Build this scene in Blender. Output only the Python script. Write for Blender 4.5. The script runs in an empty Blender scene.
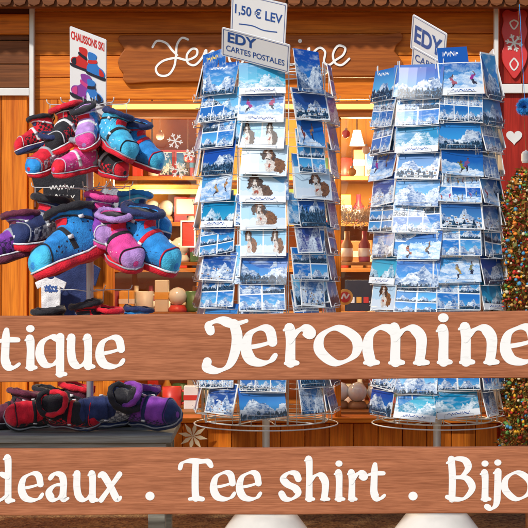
import bpy, bmesh, math, random
from mathutils import Vector, Matrix, noise as mnoise
random.seed(7)
R = math.radians
sc = bpy.context.scene
COL = sc.collection
ORG = {}
CZ = 0.98

def P(px, py, y):
    f = (5 + y) / 1500.0
    return Vector(((px - 264) * f, y, CZ + (264 - py) * f))

# ------------------------------------------------------------------ materials
def newmat(name):
    m = bpy.data.materials.new(name); m.use_nodes = True
    nt = m.node_tree
    return m, nt, nt.nodes['Principled BSDF']

def pm(name, col, rough=0.5, metal=0.0, emis=None, es=1.0, var=0.06, bump=0.0, bscale=300, sheen=0, coat=0):
    m, nt, b = newmat(name)
    b.inputs['Roughness'].default_value = rough
    b.inputs['Metallic'].default_value = metal
    if coat: b.inputs['Coat Weight'].default_value = coat
    if sheen: b.inputs['Sheen Weight'].default_value = sheen
    tc = nt.nodes.new('ShaderNodeTexCoord')
    n = nt.nodes.new('ShaderNodeTexNoise'); n.inputs['Scale'].default_value = 18; n.inputs['Detail'].default_value = 5
    nt.links.new(tc.outputs['Object'], n.inputs['Vector'])
    mx = nt.nodes.new('ShaderNodeMix'); mx.data_type = 'RGBA'
    k = var
    mx.inputs[6].default_value = (col[0]*(1-3*k), col[1]*(1-3*k), col[2]*(1-3*k), 1)
    mx.inputs[7].default_value = (min(1, col[0]*(1+2*k)), min(1, col[1]*(1+2*k)), min(1, col[2]*(1+2*k)), 1)
    nt.links.new(n.outputs['Fac'], mx.inputs[0]); nt.links.new(mx.outputs[2], b.inputs['Base Color'])
    if bump:
        n2 = nt.nodes.new('ShaderNodeTexNoise'); n2.inputs['Scale'].default_value = bscale
        nt.links.new(tc.outputs['Object'], n2.inputs['Vector'])
        bp = nt.nodes.new('ShaderNodeBump'); bp.inputs['Strength'].default_value = bump; bp.inputs['Distance'].default_value = 0.004
        nt.links.new(n2.outputs['Fac'], bp.inputs['Height']); nt.links.new(bp.outputs['Normal'], b.inputs['Normal'])
    if emis:
        b.inputs['Emission Color'].default_value = (*emis, 1); b.inputs['Emission Strength'].default_value = es
    return m

def fab(name, c, fuzz=.35, c2=None, pat='check'):
    m, nt, b = newmat(name); L = nt.links.new; N = nt.nodes.new
    tc = N('ShaderNodeTexCoord')
    n = N('ShaderNodeTexNoise'); n.inputs['Scale'].default_value = 30; n.inputs['Detail'].default_value = 4; L(tc.outputs['Object'], n.inputs['Vector'])
    r = N('ShaderNodeValToRGB'); r.color_ramp.elements[0].position = .3; r.color_ramp.elements[1].position = .7
    r.color_ramp.elements[0].color = (c[0]*.65, c[1]*.65, c[2]*.7, 1); r.color_ramp.elements[1].color = (min(1, c[0]*1.2+.006), min(1, c[1]*1.2+.006), min(1, c[2]*1.2+.006), 1)
    L(n.outputs['Fac'], r.inputs[0]); out = r.outputs[0]
    if c2:       # printed cloth
        mx = N('ShaderNodeMix'); mx.data_type = 'RGBA'; L(out, mx.inputs[6]); mx.inputs[7].default_value = (*c2, 1)
        if pat == 'check':
            ck = N('ShaderNodeTexChecker'); ck.inputs['Scale'].default_value = 85; L(tc.outputs['Object'], ck.inputs['Vector']); L(ck.outputs['Fac'], mx.inputs[0])
        else:
            vv = N('ShaderNodeTexVoronoi'); vv.inputs['Scale'].default_value = 75; vv.distance = 'MANHATTAN'; L(tc.outputs['Object'], vv.inputs['Vector'])
            lt = N('ShaderNodeMath'); lt.operation = 'LESS_THAN'; lt.inputs[1].default_value = .36; L(vv.outputs['Distance'], lt.inputs[0]); L(lt.outputs[0], mx.inputs[0])
        out = mx.outputs[2]
    L(out, b.inputs['Base Color'])
    v = N('ShaderNodeTexVoronoi'); v.inputs['Scale'].default_value = 260; L(tc.outputs['Object'], v.inputs['Vector'])
    n3 = N('ShaderNodeTexNoise'); n3.inputs['Scale'].default_value = 38; n3.inputs['Detail'].default_value = 4; L(tc.outputs['Object'], n3.inputs['Vector'])
    ad = N('ShaderNodeMath'); ad.operation = 'MULTIPLY_ADD'; L(n3.outputs['Fac'], ad.inputs[0]); ad.inputs[1].default_value = 4.5; L(v.outputs['Distance'], ad.inputs[2])
    bp = N('ShaderNodeBump'); bp.inputs['Strength'].default_value = fuzz; bp.inputs['Distance'].default_value = .004
    L(ad.outputs[0], bp.inputs['Height']); L(bp.outputs['Normal'], b.inputs['Normal'])
    b.inputs['Roughness'].default_value = .75; b.inputs['Sheen Weight'].default_value = .12; b.inputs['Specular IOR Level'].default_value = .3
    return m

def wood(name, c1, c2, axis='X', rough=0.55, islandvar=0.35, knots=True, scale=1.0):
    m, nt, b = newmat(name); L = nt.links.new; N = nt.nodes.new
    tc = N('ShaderNodeTexCoord'); geo = N('ShaderNodeNewGeometry')
    add = N('ShaderNodeVectorMath'); add.operation = 'MULTIPLY_ADD'
    cmb = N('ShaderNodeCombineXYZ')
    for i in range(3): L(geo.outputs['Random Per Island'], cmb.inputs[i])
    L(cmb.outputs[0], add.inputs[0]); add.inputs[1].default_value = (31, 17, 23); L(tc.outputs['Object'], add.inputs[2])
    mp = N('ShaderNodeMapping')
    s = {'X': (0.7, 14, 14), 'Z': (14, 14, 0.7)}[axis]
    mp.inputs['Scale'].default_value = [k*scale for k in s]
    L(add.outputs[0], mp.inputs['Vector'])
    n = N('ShaderNodeTexNoise'); n.inputs['Scale'].default_value = 2.2; n.inputs['Detail'].default_value = 9; n.inputs['Roughness'].default_value = 0.62; n.inputs['Distortion'].default_value = 0.9
    L(mp.outputs[0], n.inputs['Vector'])
    n2 = N('ShaderNodeTexNoise'); n2.inputs['Scale'].default_value = 11; n2.inputs['Detail'].default_value = 6
    L(mp.outputs[0], n2.inputs['Vector'])
    r = N('ShaderNodeValToRGB'); r.color_ramp.elements[0].position = 0.32; r.color_ramp.elements[1].position = 0.66
    r.color_ramp.elements[0].color = (*c2, 1); r.color_ramp.elements[1].color = (*c1, 1)
    L(n.outputs['Fac'], r.inputs[0])
    mx = N('ShaderNodeMix'); mx.data_type = 'RGBA'; mx.blend_type = 'MULTIPLY'
    r2 = N('ShaderNodeValToRGB'); r2.color_ramp.elements[0].position = 0.35; r2.color_ramp.elements[0].color = (0.6, 0.53, 0.48, 1); r2.color_ramp.elements[1].position = 0.6; r2.color_ramp.elements[1].color = (1, 1, 1, 1)
    L(n2.outputs['Fac'], r2.inputs[0]); mx.inputs[0].default_value = 0.7
    L(r.outputs[0], mx.inputs[6]); L(r2.outputs[0], mx.inputs[7])
    out = mx.outputs[2]
    if knots:
        mp2 = N('ShaderNodeMapping'); mp2.inputs['Scale'].default_value = {'X': (2.6, 6, 6), 'Z': (6, 6, 2.6)}[axis]
        L(add.outputs[0], mp2.inputs['Vector'])
        v = N('ShaderNodeTexVoronoi'); v.inputs['Scale'].default_value = 1.3; L(mp2.outputs[0], v.inputs['Vector'])
        r3 = N('ShaderNodeValToRGB'); r3.color_ramp.elements[0].position = 0.03; r3.color_ramp.elements[0].color = (0.35, 0.25, 0.2, 1); r3.color_ramp.elements[1].position = 0.13; r3.color_ramp.elements[1].color = (1, 1, 1, 1)
        L(v.outputs['Distance'], r3.inputs[0])
        mk = N('ShaderNodeMix'); mk.data_type = 'RGBA'; mk.blend_type = 'MULTIPLY'; mk.inputs[0].default_value = 0.8
        L(out, mk.inputs[6]); L(r3.outputs[0], mk.inputs[7]); out = mk.outputs[2]
    iv = N('ShaderNodeMapRange'); iv.inputs['To Min'].default_value = 1 - islandvar; iv.inputs['To Max'].default_value = 1 + islandvar*0.4
    L(geo.outputs['Random Per Island'], iv.inputs['Value'])
    hs = N('ShaderNodeHueSaturation'); L(iv.outputs[0], hs.inputs['Value']); L(out, hs.inputs['Color'])
    L(hs.outputs[0], b.inputs['Base Color'])
    b.inputs['Roughness'].default_value = rough
    b.inputs['Specular IOR Level'].default_value = .2
    bp = N('ShaderNodeBump'); bp.inputs['Strength'].default_value = 0.35; bp.inputs['Distance'].default_value = 0.003
    L(n.outputs['Fac'], bp.inputs['Height']); L(bp.outputs['Normal'], b.inputs['Normal'])
    return m

def painted(name, col):
    m, nt, b = newmat(name); L = nt.links.new; N = nt.nodes.new
    tc = N('ShaderNodeTexCoord'); n = N('ShaderNodeTexNoise'); n.inputs['Scale'].default_value = 60; n.inputs['Detail'].default_value = 8
    mp = N('ShaderNodeMapping'); mp.inputs['Scale'].default_value = (0.4, 0, 2.2); L(tc.outputs['Object'], mp.inputs[0]); L(mp.outputs[0], n.inputs['Vector'])
    r = N('ShaderNodeValToRGB'); r.color_ramp.elements[0].position = 0.25; r.color_ramp.elements[0].color = (col[0]*.84, col[1]*.8, col[2]*.78, 1); r.color_ramp.elements[1].position = 0.42; r.color_ramp.elements[1].color = (*col, 1)
    L(n.outputs['Fac'], r.inputs[0]); L(r.outputs[0], b.inputs['Base Color']); b.inputs['Roughness'].default_value = 0.55
    return m

# postcard pictures -------------------------------------------------------
def card_mat(name, nx=1, ny=1, mode='alp', border=0.03, sky1=(0.005, 0.09, 0.42), sky2=(0.1, 0.45, 0.8), band=False, rock=(0.02, 0.12, 0.36), freq=1.5, title=None):
    m, nt, b = newmat(name); L = nt.links.new; N = nt.nodes.new
    def M(op, a, c=None, d=None):
        k = N('ShaderNodeMath'); k.operation = op
        for i, v in enumerate((a, c, d)):
            if v is None: continue
            if isinstance(v, (int, float)): k.inputs[i].default_value = v
            else: L(v, k.inputs[i])
        return k.outputs[0]
    def MIX(f, a, c):
        k = N('ShaderNodeMix'); k.data_type = 'RGBA'
        for i, v in ((0, f), (6, a), (7, c)):
            if isinstance(v, (int, float)): k.inputs[i].default_value = v
            elif isinstance(v, tuple): k.inputs[i].default_value = (*v, 1)
            else: L(v, k.inputs[i])
        return k.outputs[2]
    tc = N('ShaderNodeTexCoord'); sp = N('ShaderNodeSeparateXYZ'); L(tc.outputs['UV'], sp.inputs[0])
    oi = N('ShaderNodeObjectInfo'); rnd = oi.outputs['Random']
    U = M('MULTIPLY', sp.outputs[0], nx*0.9999); V = M('MULTIPLY', sp.outputs[1], ny*0.9999)
    u = M('FRACT', U); v = M('FRACT', V); ru, rv = u, v
    w = M('ADD', M('MULTIPLY', rnd, 37.0), M('ADD', M('MULTIPLY', M('FLOOR', U), 1.37), M('MULTIPLY', M('FLOOR', V), 4.71)))
    wn = N('ShaderNodeTexWhiteNoise'); wn.noise_dimensions = '1D'; L(w, wn.inputs['W'])
    sc3 = N('ShaderNodeSeparateXYZ'); L(wn.outputs['Color'], sc3.inputs[0]); r1, r2, r3 = sc3.outputs
    def noise(a, c, z, detail=4, scale=1):
        cb = N('ShaderNodeCombineXYZ')
        for i, q in enumerate((a, c, z)):
            if isinstance(q, (int, float)): cb.inputs[i].default_value = q
            else: L(q, cb.inputs[i])
        n = N('ShaderNodeTexNoise'); n.inputs['Scale'].default_value = scale; n.inputs['Detail'].default_value = detail; n.inputs['Roughness'].default_value = .65
        L(cb.outputs[0], n.inputs['Vector']); return n.outputs['Fac']
    w5 = M('MULTIPLY', w, 5.3)
    if mode in ('dog', 'slope'):     # ragged outlines for fur and clothing
        du = noise(M('MULTIPLY', u, 11), M('MULTIPLY', v, 9), w5, 6); dv = noise(M('MULTIPLY', u, 12), M('MULTIPLY', v, 8), M('ADD', w5, 9.0), 6)
        u = M('ADD', u, M('MULTIPLY', M('SUBTRACT', du, .5), .24)); v = M('ADD', v, M('MULTIPLY', M('SUBTRACT', dv, .5), .28))
    def ell(cx, cy, rx, ry, slant=0.0):
        dx = M('SUBTRACT', u, cx); dy = M('SUBTRACT', v, cy)
        if slant: dx = M('ADD', dx, M('MULTIPLY', dy, slant))
        dx = M('DIVIDE', dx, rx); dy = M('DIVIDE', dy, ry)
        return M('LESS_THAN', M('ADD', M('MULTIPLY', dx, dx), M('MULTIPLY', dy, dy)), 1.0)
    sky = MIX(M('ADD', M('MULTIPLY', M('SUBTRACT', 1.0, v), 1.1), M('SUBTRACT', r1, 0.75)), sky1, sky2)
    if mode == 'dog':
        sky = MIX(r2, (0.55, 0.72, 0.86), sky2)
    cl = noise(M('MULTIPLY', u, 3.0), M('MULTIPLY', v, 7.0), M('ADD', w5, 3.3), 6)
    sky = MIX(M('MULTIPLY', M('GREATER_THAN', r3, .45), M('MULTIPLY', M('MAXIMUM', M('SUBTRACT', cl, .5), 0.0), 3.0)), sky, (.6, .75, .88))
    ridge = noise(M('MULTIPLY', u, freq*2), w5, 0.0)
    tri = lambda q: M('SUBTRACT', 1.0, M('ABSOLUTE', M('SUBTRACT', M('MULTIPLY', M('FRACT', q), 2.0), 1.0)))
    wob = M('SUBTRACT', noise(M('MULTIPLY', u, 9.0), M('MULTIPLY', v, 10.0), w5, 8), .5)
    q1 = M('ADD', M('MULTIPLY', u, freq), M('ADD', M('MULTIPLY', w, 3.7), M('MULTIPLY', wob, .3)))
    q2 = M('ADD', M('MULTIPLY', u, freq*2.6), M('MULTIPLY', w, 9.1))
    jag = noise(M('MULTIPLY', u, 22.0), w5, 5.0, 5)
    h = M('ADD', M('ADD', M('MULTIPLY', tri(q1), .36), M('MULTIPLY', tri(q2), .12)), M('ADD', M('MULTIPLY', ridge, .25), M('ADD', M('MULTIPLY', r2, .12), M('MULTIPLY', M('SUBTRACT', jag, .4), .22))))
    if mode == 'dog': h = 0.35
    if mode == 'slope': h = M('ADD', M('MULTIPLY', u, M('SUBTRACT', M('MULTIPLY', r1, 1.2), .5)), M('ADD', M('MULTIPLY', ridge, 0.3), 0.3))
    if mode == 'slope':
        mt = noise(M('MULTIPLY', u, 4.0), M('MULTIPLY', v, 9.0), w5, 7)
        rmp = N('ShaderNodeValToRGB'); rmp.color_ramp.elements[0].position = 0.38; rmp.color_ramp.elements[1].position = 0.6
        rmp.color_ramp.elements[0].color = (0.12, 0.35, 0.72, 1); rmp.color_ramp.elements[1].color = (0.68, 0.8, 0.92, 1)
        L(mt, rmp.inputs[0]); land = rmp.outputs[0]
    elif mode == 'dog':
        land = (0.6, 0.72, 0.86)
    else:
        side = M('GREATER_THAN', M('FRACT', M('ADD', M('ADD', q1, M('MULTIPLY', wob, .8)), M('MULTIPLY', v, .12))), .5)
        side2 = M('GREATER_THAN', M('FRACT', M('ADD', M('ADD', q2, M('MULTIPLY', wob, 2.6)), M('MULTIPLY', v, .9))), .5)
        rk = M('GREATER_THAN', noise(M('MULTIPLY', u, 14.0), M('MULTIPLY', v, 18.0), w5, 8), .53)
        dark = M('ADD', M('MULTIPLY', side, .4), M('ADD', M('MULTIPLY', side2, .28), M('MULTIPLY', rk, .38)))
        low = M('MULTIPLY', M('SUBTRACT', h, v), 1.2)
        land = MIX(M('MINIMUM', M('ADD', dark, M('MAXIMUM', M('SUBTRACT', low, .3), 0.0)), 1.0), (0.7, 0.82, 0.93), rock)
    c = MIX(M('GREATER_THAN', v, h), land, sky)
    if mode in ('alp', 'village'):
        fr = noise(M('MULTIPLY', u, 12.0), w5, 3.0, 8)
        f2 = noise(M('MULTIPLY', u, 30.0), M('MULTIPLY', v, 14.0), w5, 5)
        tree = MIX(M('GREATER_THAN', f2, .55), (0.004, 0.025, 0.06), (0.06, 0.16, 0.3))
        c = MIX(M('LESS_THAN', v, M('SUBTRACT', M('MULTIPLY', fr, 0.75), M('MULTIPLY', r3, 0.5))), c, tree)
    if mode == 'village':
        vn = N('ShaderNodeTexVoronoi'); vn.inputs['Scale'].default_value = 1; vn.distance = 'CHEBYCHEV'
        cb = N('ShaderNodeCombineXYZ'); L(M('MULTIPLY', u, 9), cb.inputs[0]); L(M('MULTIPLY', v, 11), cb.inputs[1]); L(w5, cb.inputs[2]); L(cb.outputs[0], vn.inputs['Vector'])
        hs = N('ShaderNodeHueSaturation'); hs.inputs['Saturation'].default_value = 0.6; hs.inputs['Value'].default_value = .5; L(vn.outputs['Color'], hs.inputs['Color'])
        msk = M('MULTIPLY', M('LESS_THAN', v, M('ADD', .2, M('MULTIPLY', ridge, .4))), M('LESS_THAN', vn.outputs['Distance'], 0.36))
        roofs = M('LESS_THAN', vn.outputs['Distance'], .2)
        c = MIX(msk, c, MIX(roofs, (.6, .7, .82), MIX(.7, hs.outputs[0], (0.25, 0.1, 0.04))))
    if mode == 'slope':
        for k in range(2):
            cx = M('ADD', 0.2 + .35*k, M('MULTIPLY', r1 if k else r2, 0.3)); cy = M('ADD', 0.26 + .1*k, M('MULTIPLY', r3, 0.3))
            hc = N('ShaderNodeHueSaturation'); hc.inputs['Saturation'].default_value = 1.2; hc.inputs['Value'].default_value = .45
            wk = N('ShaderNodeTexWhiteNoise'); wk.noise_dimensions = '1D'; L(M('ADD', w, k*.71), wk.inputs['W']); L(wk.outputs['Color'], hc.inputs['Color'])
            sl_ = (.5, -.4)[k]
            c = MIX(ell(cx, M('SUBTRACT', cy, .13), .03, .11, -sl_), c, (0.02, 0.02, 0.05))
            c = MIX(ell(cx, cy, .045, .11, sl_), c, MIX(.45, hc.outputs[0], (.4, .04, .03)))
            c = MIX(ell(M('SUBTRACT', cx, .06*sl_), M('ADD', cy, .14), .024, .04), c, (0.1, 0.04, 0.03))
    if mode == 'dog':
        o = M('SUBTRACT', M('MULTIPLY', r1, 0.3), 0.12)
        A = lambda k: M('ADD', k, o)
        fn = noise(M('MULTIPLY', u, 26.0), M('MULTIPLY', v, 16.0), w5, 6)
        fur = MIX(M('GREATER_THAN', fn, .52), MIX(r3, (0.26, 0.1, 0.03), (0.05, 0.035, 0.03)), MIX(r3, (0.12, 0.045, 0.015), (0.012, 0.01, 0.01)))
        wf_ = MIX(M('GREATER_THAN', fn, .5), (0.66, 0.62, 0.58), (.42, .4, .4))
        c = MIX(ell(A(.6), .3, .2, .27), c, fur)
        c = MIX(ell(A(.47), .24, .11, .26), c, wf_)
        c = MIX(ell(A(.42), .66, .12, .22), c, fur)
        c = MIX(ell(A(.3), .58, .04, .15), c, (0.04, 0.02, 0.015)); c = MIX(ell(A(.54), .58, .04, .15), c, (0.04, 0.02, 0.015))
        c = MIX(ell(A(.42), .56, .05, .2), c, wf_)
        c = MIX(ell(A(.42), .5, .026, .035), c, (0.01, 0.01, 0.01))
        c = MIX(ell(A(.375), .67, .014, .02), c, (0.01, 0.01, 0.01)); c = MIX(ell(A(.465), .67, .014, .02), c, (0.01, 0.01, 0.01))
        c = MIX(ell(A(.45), .3, .04, .045), c, (0.3, 0.05, 0.02))
        c = MIX(M('LESS_THAN', v, M('ADD', .05, M('MULTIPLY', ridge, .12))), c, (0.65, 0.76, 0.88))
    if border > 0:
        bb = M('GREATER_THAN', M('MAXIMUM', M('ABSOLUTE', M('SUBTRACT', ru, .5)), M('ABSOLUTE', M('SUBTRACT', rv, .5))), 0.5 - border)
        c = MIX(bb, c, (0.8, 0.85, 0.88))
    def script(y0, x0, hw, col, c, amp0=.03, thick=.018):
        wb = M('SINE', M('ADD', M('MULTIPLY', sp.outputs[0], 97.0), M('MULTIPLY', M('SINE', M('ADD', M('MULTIPLY', sp.outputs[0], 31.0), w)), 2.6)))
        amp = M('ADD', .012, M('MULTIPLY', M('ABSOLUTE', M('SINE', M('ADD', M('MULTIPLY', sp.outputs[0], 23.0), w))), amp0))
        wv = M('ADD', y0, M('MULTIPLY', wb, amp))
        ln = M('LESS_THAN', M('ABSOLUTE', M('SUBTRACT', sp.outputs[1], wv)), thick)
        return MIX(M('MULTIPLY', ln, M('LESS_THAN', M('ABSOLUTE', M('SUBTRACT', sp.outputs[0], x0)), hw)), c, col)
    if band:
        c = MIX(M('LESS_THAN', sp.outputs[1], .2), c, (0.78, 0.84, 0.9)); c = script(.11, .5, .27, (0.02, 0.08, 0.35), c, .025, .016)
    if title:
        c = script(.85, .42, .26, title, c, .035, .02)
    L(c, b.inputs['Base Color'])
    b.inputs['Roughness'].default_value = 0.33
    return m

# ------------------------------------------------------------------ mesh helpers
def finish(bm, mats, name, smooth):
    bmesh.ops.recalc_face_normals(bm, faces=bm.faces[:])
    me = bpy.data.meshes.new(name); bm.to_mesh(me); bm.free()
    for m in (mats if isinstance(mats, (list, tuple)) else [mats]): me.materials.append(m)
    if smooth:
        for p in me.polygons: p.use_smooth = True
    return me

def addbevel(o, bevel):
    if bevel:
        md = o.modifiers.new('Bevel', 'BEVEL'); md.width = bevel; md.segments = 2; md.limit_method = 'ANGLE'

def obj(name, bm, mat, parent, smooth=False, bevel=0, label=None):
    org = ORG[parent.name]
    bmesh.ops.translate(bm, verts=bm.verts[:], vec=-org)
    o = bpy.data.objects.new(name, finish(bm, mat, name, smooth)); COL.objects.link(o)
    o.parent = parent; ORG[o.name] = org
    addbevel(o, bevel)
    if label: o['label'] = label
    return o

def thing(name, label, cat, loc, group=None):
    o = bpy.data.objects.new(name, None); COL.objects.link(o); o.location = loc; o.empty_display_size = 0.05
    o['label'] = label; o['category'] = cat
    if group: o['group'] = group
    ORG[o.name] = Vector(loc)
    return o

def single(name, bm, mat, label, cat, loc, group=None, smooth=False, bevel=0):
    loc = Vector(loc)
    bmesh.ops.translate(bm, verts=bm.verts[:], vec=-loc)
    o = bpy.data.objects.new(name, finish(bm, mat, name, smooth)); COL.objects.link(o); o.location = loc
    o['label'] = label; o['category'] = cat
    if group: o['group'] = group
    ORG[o.name] = loc
    addbevel(o, bevel)
    return o

def box(bm, x0, x1, y0, y1, z0, z1):
    v = [bm.verts.new((x, y, z)) for x in (x0, x1) for y in (y0, y1) for z in (z0, z1)]
    for f in ((0, 1, 3, 2), (4, 6, 7, 5), (0, 4, 5, 1), (2, 3, 7, 6), (0, 2, 6, 4), (1, 5, 7, 3)):
        bm.faces.new([v[i] for i in f])

def pbox(bm, px0, px1, py0, py1, y0, y1):
    a = P(px0, py1, y0); c = P(px1, py0, y0)
    box(bm, a.x, c.x, y0, y1, a.z, c.z)

def tube(bm, pts, r, n=6, closed=False):
    pts = [Vector(p) for p in pts]; rings = []; N = len(pts)
    up = Vector((0, 0, 1)); prev = None
    for i, p in enumerate(pts):
        if closed: t = pts[(i+1) % N] - pts[i-1]
        else: t = pts[min(i+1, N-1)] - pts[max(i-1, 0)]
        t.normalize()
        a = prev if prev is not None else (Vector((1, 0, 0)) if abs(t.z) > .9 else up)
        s = t.cross(a)
        if s.length < 1e-5: s = t.cross(Vector((0.3, 1, 0)))
        s.normalize(); q = s.cross(t).normalized(); prev = q
        rr = r[i] if isinstance(r, (list, tuple)) else r
        rings.append([bm.verts.new(p + (s*math.cos(2*math.pi*k/n) + q*math.sin(2*math.pi*k/n))*rr) for k in range(n)])
    m = N if closed else N-1
    for i in range(m):
        A, B = rings[i], rings[(i+1) % N]
        for k in range(n): bm.faces.new((A[k], A[(k+1) % n], B[(k+1) % n], B[k]))
    if not closed:
        bm.faces.new(rings[0]); bm.faces.new(rings[-1])

def lathe(bm, prof, c, n=24):
    rings = []
    for r, z in prof:
        rings.append([bm.verts.new((c[0] + r*math.cos(2*math.pi*k/n), c[1] + r*math.sin(2*math.pi*k/n), c[2] + z)) for k in range(n)])
    for A, B in zip(rings, rings[1:]):
        for k in range(n): bm.faces.new((A[k], A[(k+1) % n], B[(k+1) % n], B[k]))
    bm.faces.new(rings[0]); bm.faces.new(rings[-1])

def sphere(bm, c, r, sx=1, sy=1, sz=1, sub=2):
    mt = Matrix.Translation(c) @ Matrix.Diagonal((r*sx, r*sy, r*sz, 1))
    bmesh.ops.create_icosphere(bm, subdivisions=sub, radius=1, matrix=mt)

def prism(bm, pts, F, o0, o1):
    A = [bm.verts.new(F(p[0], p[1], o1)) for p in pts]; B = [bm.verts.new(F(p[0], p[1], o0)) for p in pts]
    bm.faces.new(A); bm.faces.new(B[::-1])
    n = len(pts)
    for i in range(n): bm.faces.new((A[i], A[(i+1) % n], B[(i+1) % n], B[i]))

def cat(pts, n=8, closed=False):
    N = len(pts); out = []
    if N == 2 and not closed:
        return [tuple(pts[0][k] + (pts[1][k]-pts[0][k])*i/n for k in range(len(pts[0]))) for i in range(n+1)]
    g = (lambda i: pts[i % N]) if closed else (lambda i: pts[max(0, min(N-1, i))])
    for i in range(N if closed else N-1):
        a, b_, c, d = g(i-1), g(i), g(i+1), g(i+2)
        for k in range(n):
            t = k/n
            out.append(tuple(.5*((2*b_[j]) + (-a[j]+c[j])*t + (2*a[j]-5*b_[j]+4*c[j]-d[j])*t*t + (-a[j]+3*b_[j]-3*c[j]+d[j])*t**3) for j in range(len(b_))))
    if not closed: out.append(tuple(pts[-1]))
    return out

def disc_fan(bm, cx, cy, rx, ry, F, o, n=16):
    vs = [bm.verts.new(F(cx + rx*math.cos(-2*math.pi*k/n), cy + ry*math.sin(-2*math.pi*k/n), o)) for k in range(n)]
    bm.faces.new(vs)

def ribbon(bm, pts, W, F, off, th, nib=None, closed=False, caps=False, dots=False):
    """a painted stroke: pts in picture-like units (y down); W width in the same units; third value of a point scales the width.
    The film of paint climbs a few hundredths of a millimetre along the stroke, so that crossings never share a plane"""
    s = cat(pts, 8, closed); N = len(s)
    acc = [0]
    for i in range(1, N): acc.append(acc[-1] + math.hypot(s[i][0]-s[i-1][0], s[i][1]-s[i-1][1]))
    Ls, Rs, ws = [], [], []
    for i in range(N):
        a = s[(i-1) % N] if closed else s[max(i-1, 0)]; c = s[(i+1) % N] if closed else s[min(i+1, N-1)]
        dx, dy = c[0]-a[0], c[1]-a[1]; l = math.hypot(dx, dy) or 1; dx /= l; dy /= l
        w = W
        if nib is not None: w = W*(0.3 + 0.77*abs(math.sin(math.atan2(-dy, dx) - nib)))
        if len(s[i]) > 2: w *= s[i][2]
        if caps and not closed:
            d = min(acc[i], acc[-1]-acc[i]) / (w/2 + 1e-6)
            if d < 1: w *= max(0.25, math.sqrt(max(0, 1-(1-d)**2)))
        ws.append(w)
    if nib is not None:      # even out sudden changes of width
        for _ in range(3):
            ws = [(ws[(i-1) % N] + 2*ws[i] + ws[(i+1) % N])/4 if (closed or 0 < i < N-1) else ws[i] for i in range(N)]
    for i in range(N):
        a = s[(i-1) % N] if closed else s[max(i-1, 0)]; c = s[(i+1) % N] if closed else s[min(i+1, N-1)]
        dx, dy = c[0]-a[0], c[1]-a[1]; l = math.hypot(dx, dy) or 1; dx /= l; dy /= l; w = ws[i]
        Ls.append((s[i][0] - dy*w/2, s[i][1] + dx*w/2)); Rs.append((s[i][0] + dy*w/2, s[i][1] - dx*w/2))
    f0 = F(0, 0, 1) - F(0, 0, 0)
    for i in range(N if closed else N-1):        # every facet separate, each a hair above the one before
        j = (i+1) % N; o = off + th + i*4e-6
        A, B, C_, D = F(*Ls[i], o), F(*Ls[j], o), F(*Rs[j], o), F(*Rs[i], o)
        for tri in ((A, B, C_), (A, C_, D)):
            n_ = (tri[1]-tri[0]).cross(tri[2]-tri[0])
            if n_.length > 1e-12:
                bm.faces.new([bm.verts.new(x) for x in (tri if n_.dot(f0) > 0 else tri[::-1])])
    if dots:                 # the brush leaves rounded ends
        for i, e in ((0, .0), (N-1, 1)):
            if not closed: disc_fan(bm, s[i][0], s[i][1], ws[i]/2, ws[i]/2, F, off + th + N*4e-6 + 2e-6 + e*3e-6)

def plane_F(y):
    return lambda a, b_, c: P(a, b_, y) + Vector((0, -c, 0))

def paint_obj(name, bm, mat, parent, label=None):
    org = ORG[parent.name]
    bmesh.ops.translate(bm, verts=bm.verts[:], vec=-org)
    me = bpy.data.meshes.new(name); bm.to_mesh(me); bm.free(); me.materials.append(mat)
    o = bpy.data.objects.new(name, me); COL.objects.link(o); o.parent = parent; ORG[o.name] = org
    return o

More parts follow.
